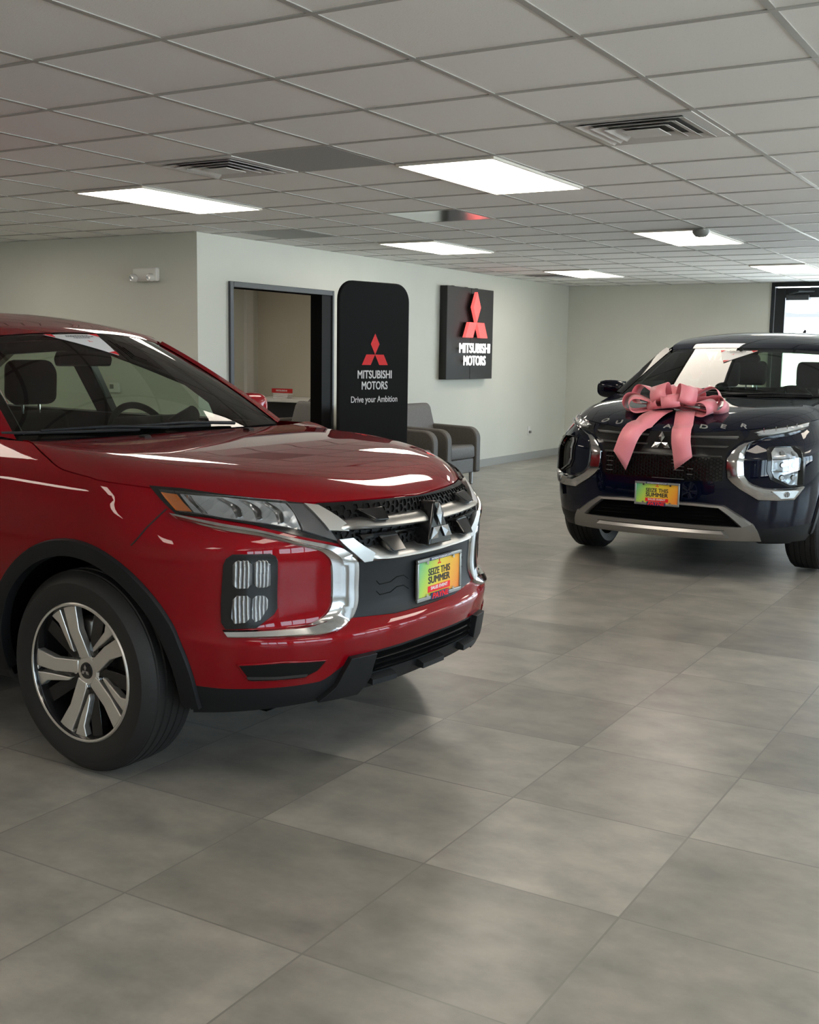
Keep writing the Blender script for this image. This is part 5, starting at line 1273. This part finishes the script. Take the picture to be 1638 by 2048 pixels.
tag_card(car, ws, [(-.26, .93), (.21, .93), (-.13, .66)])
mb = MB(); mb.tube([(-3.0, 0, 1.615), (-3.12, 0, 1.70)], [.03, .012]); mb.build('roof_antenna', 'blue', car, smooth=60)
mb = MB(); mb.prism([(-3.62, 1.52), (-3.56, 1.52), (-3.66, 1.12), (-3.72, 1.12)], -.60, .60, lambda a, b, c: (a, c, b)); mb.build('tailgate_glass', 'side_glass', car, bevel=.01)
place(car, (BX, BY_), BDEG)

# ------------------------------------------------------------------ the pink bow
bow = thing('ribbon_bow', 'large pink satin ribbon bow with two hanging tails on the navy car hood', 'bow', (BX-.035, BY_-.60, 1.088))
def loop(az, el, L, w, fat=.40, roll_=0.0, off=(0, 0, 0), ph=0.0):
    n_ = 28; v = []; f = []
    d = Vector((math.cos(az)*math.cos(el), math.sin(az)*math.cos(el), math.sin(el))); t = Vector((-math.sin(az), math.cos(az), 0)); u = d.cross(t); u = -u if u.z < 0 else u
    t2 = t*math.cos(roll_)+u*math.sin(roll_); u2 = u*math.cos(roll_)-t*math.sin(roll_)
    for i in range(n_+1):
        a = i/n_; th = 2*PI*a
        r_ = L*(math.sin(PI*a)**.75); h = fat*L*math.sin(th)*-.62*(.35+.65*math.sin(PI*a))
        wd = w*(.28+.72*min(1, math.sin(PI*a)*1.5))/2
        c = d*r_+u2*h+Vector(off)
        v += [tuple(c-t2*wd), tuple(c+t2*wd)]
    for i in range(n_): f.append((2*i, 2*i+1, 2*i+3, 2*i+2))
    o = link('loop', v, f, 'ribbon', bow, smooth=80); so = o.modifiers.new('solid', 'SOLIDIFY'); so.thickness = .0018; return o
# camera side is -y, image right is +x
W_R = .122
for az, el, L, fat, rl, z in ((184, 3, .34, .34, .35, .015), (204, 5, .30, .32, -.2, .010), (-2, 3, .36, .30, -.35, .015), (-20, 2, .31, .30, .2, .010), (55, 5, .27, .34, 0, .02), (125, 5, .27, .34, .2, .02),
                          (170, 15, .30, .42, .1, .025), (8, 13, .31, .42, -.15, .025), (60, 19, .24, .42, .2, .03), (125, 20, .24, .42, -.2, .03), (-80, 16, .19, .44, .15, .016), (-135, 10, .17, .40, .3, .010), (-42, 24, .21, .60, -.3, .03), (-114, 32, .19, .60, .35, .03), (95, 34, .16, .55, 0, .035)):
    loop(math.radians(az), math.radians(el), L, W_R, fat, rl, (0, 0, z))
def tail(pts, name='tail', w=.118, cut=.05, side=1, dirs=None):
    P = [Vector(p) for p in pts]; n_ = len(P); v = []; f = []
    for i, p in enumerate(P):
        t = (P[min(i+1, n_-1)]-P[max(i-1, 0)]).normalized(); wv = Vector(dirs[i]).normalized() if dirs else Vector((1, 0, 0)); wv = (wv-t*wv.dot(t)).normalized()
        e = .5*w*(.5 if i == 0 else .85 if i == 1 else 1); sh_ = cut*side*(max(0, i-(n_-4))/3) if i > n_-4 else 0
        v += [tuple(p-wv*e-t*max(sh_, 0)), tuple(p+wv*e-t*max(-sh_, 0))]
    for i in range(n_-1): f.append((2*i, 2*i+1, 2*i+3, 2*i+2))
    o = link(name, v, f, 'ribbon', bow, smooth=80); so = o.modifiers.new('solid', 'SOLIDIFY'); so.thickness = .0018; sb = o.modifiers.new('sub', 'SUBSURF'); sb.levels = 0; sb.render_levels = 0; return o
# local: x = image right, -y = towards the camera; hood drops away towards -y
def hz(x, y): return float(hfb(min(.60-y, .875), x-.035))-1.088
def tail_path(x0, x1, zend, lean=1.0):
    keys = [(-.02, None, .012), (-.10, None, .022), (-.20, None, .026), (-.27, None, .018)]
    out = []; ys = [-.02-.03*i for i in range(9)]
    for i, y in enumerate(ys):
        t = i/16.0; x = x0+(x1-x0)*t**lean; out.append((x, y, hz(x, y)+.012+.014*math.sin(PI*i/9)))
    z0 = out[-1][2]; y0 = ys[-1]
    arc = [(-.036, -.006), (-.076, -.024), (-.104, -.056), (-.120, -.10)]; k = len(arc)
    for i, (dy, dz) in enumerate(arc):
        t = (9+i)/16.0; out.append((x0+(x1-x0)*t**lean, y0+dy, z0+dz))
    zs = z0-.10; ym = y0-.120
    for i in range(1, 5):
        t = (12+i)/16.0; out.append((x0+(x1-x0)*t**lean, ym+.004*i, zs+(zend-zs)*i/4))
    return out
tail(tail_path(-.03, -.245, -.372, 1.35), side=1, cut=.085, w=.128, dirs=[(1, 0, -.42*min(max((i-3)/9, 0), 1)) for i in range(17)])
tail(tail_path(.085, .205, -.365, .8), side=-1, cut=.075, w=.125, dirs=[(1, 0, 0)]*17)
mb = MB(); mb.lathe([(.001, -.02), (.03, -.018), (.036, 0), (.03, .03), (.001, .035)], 'z', (0, 0, .03), 20); mb.build('knot', 'ribbon', bow, smooth=60)
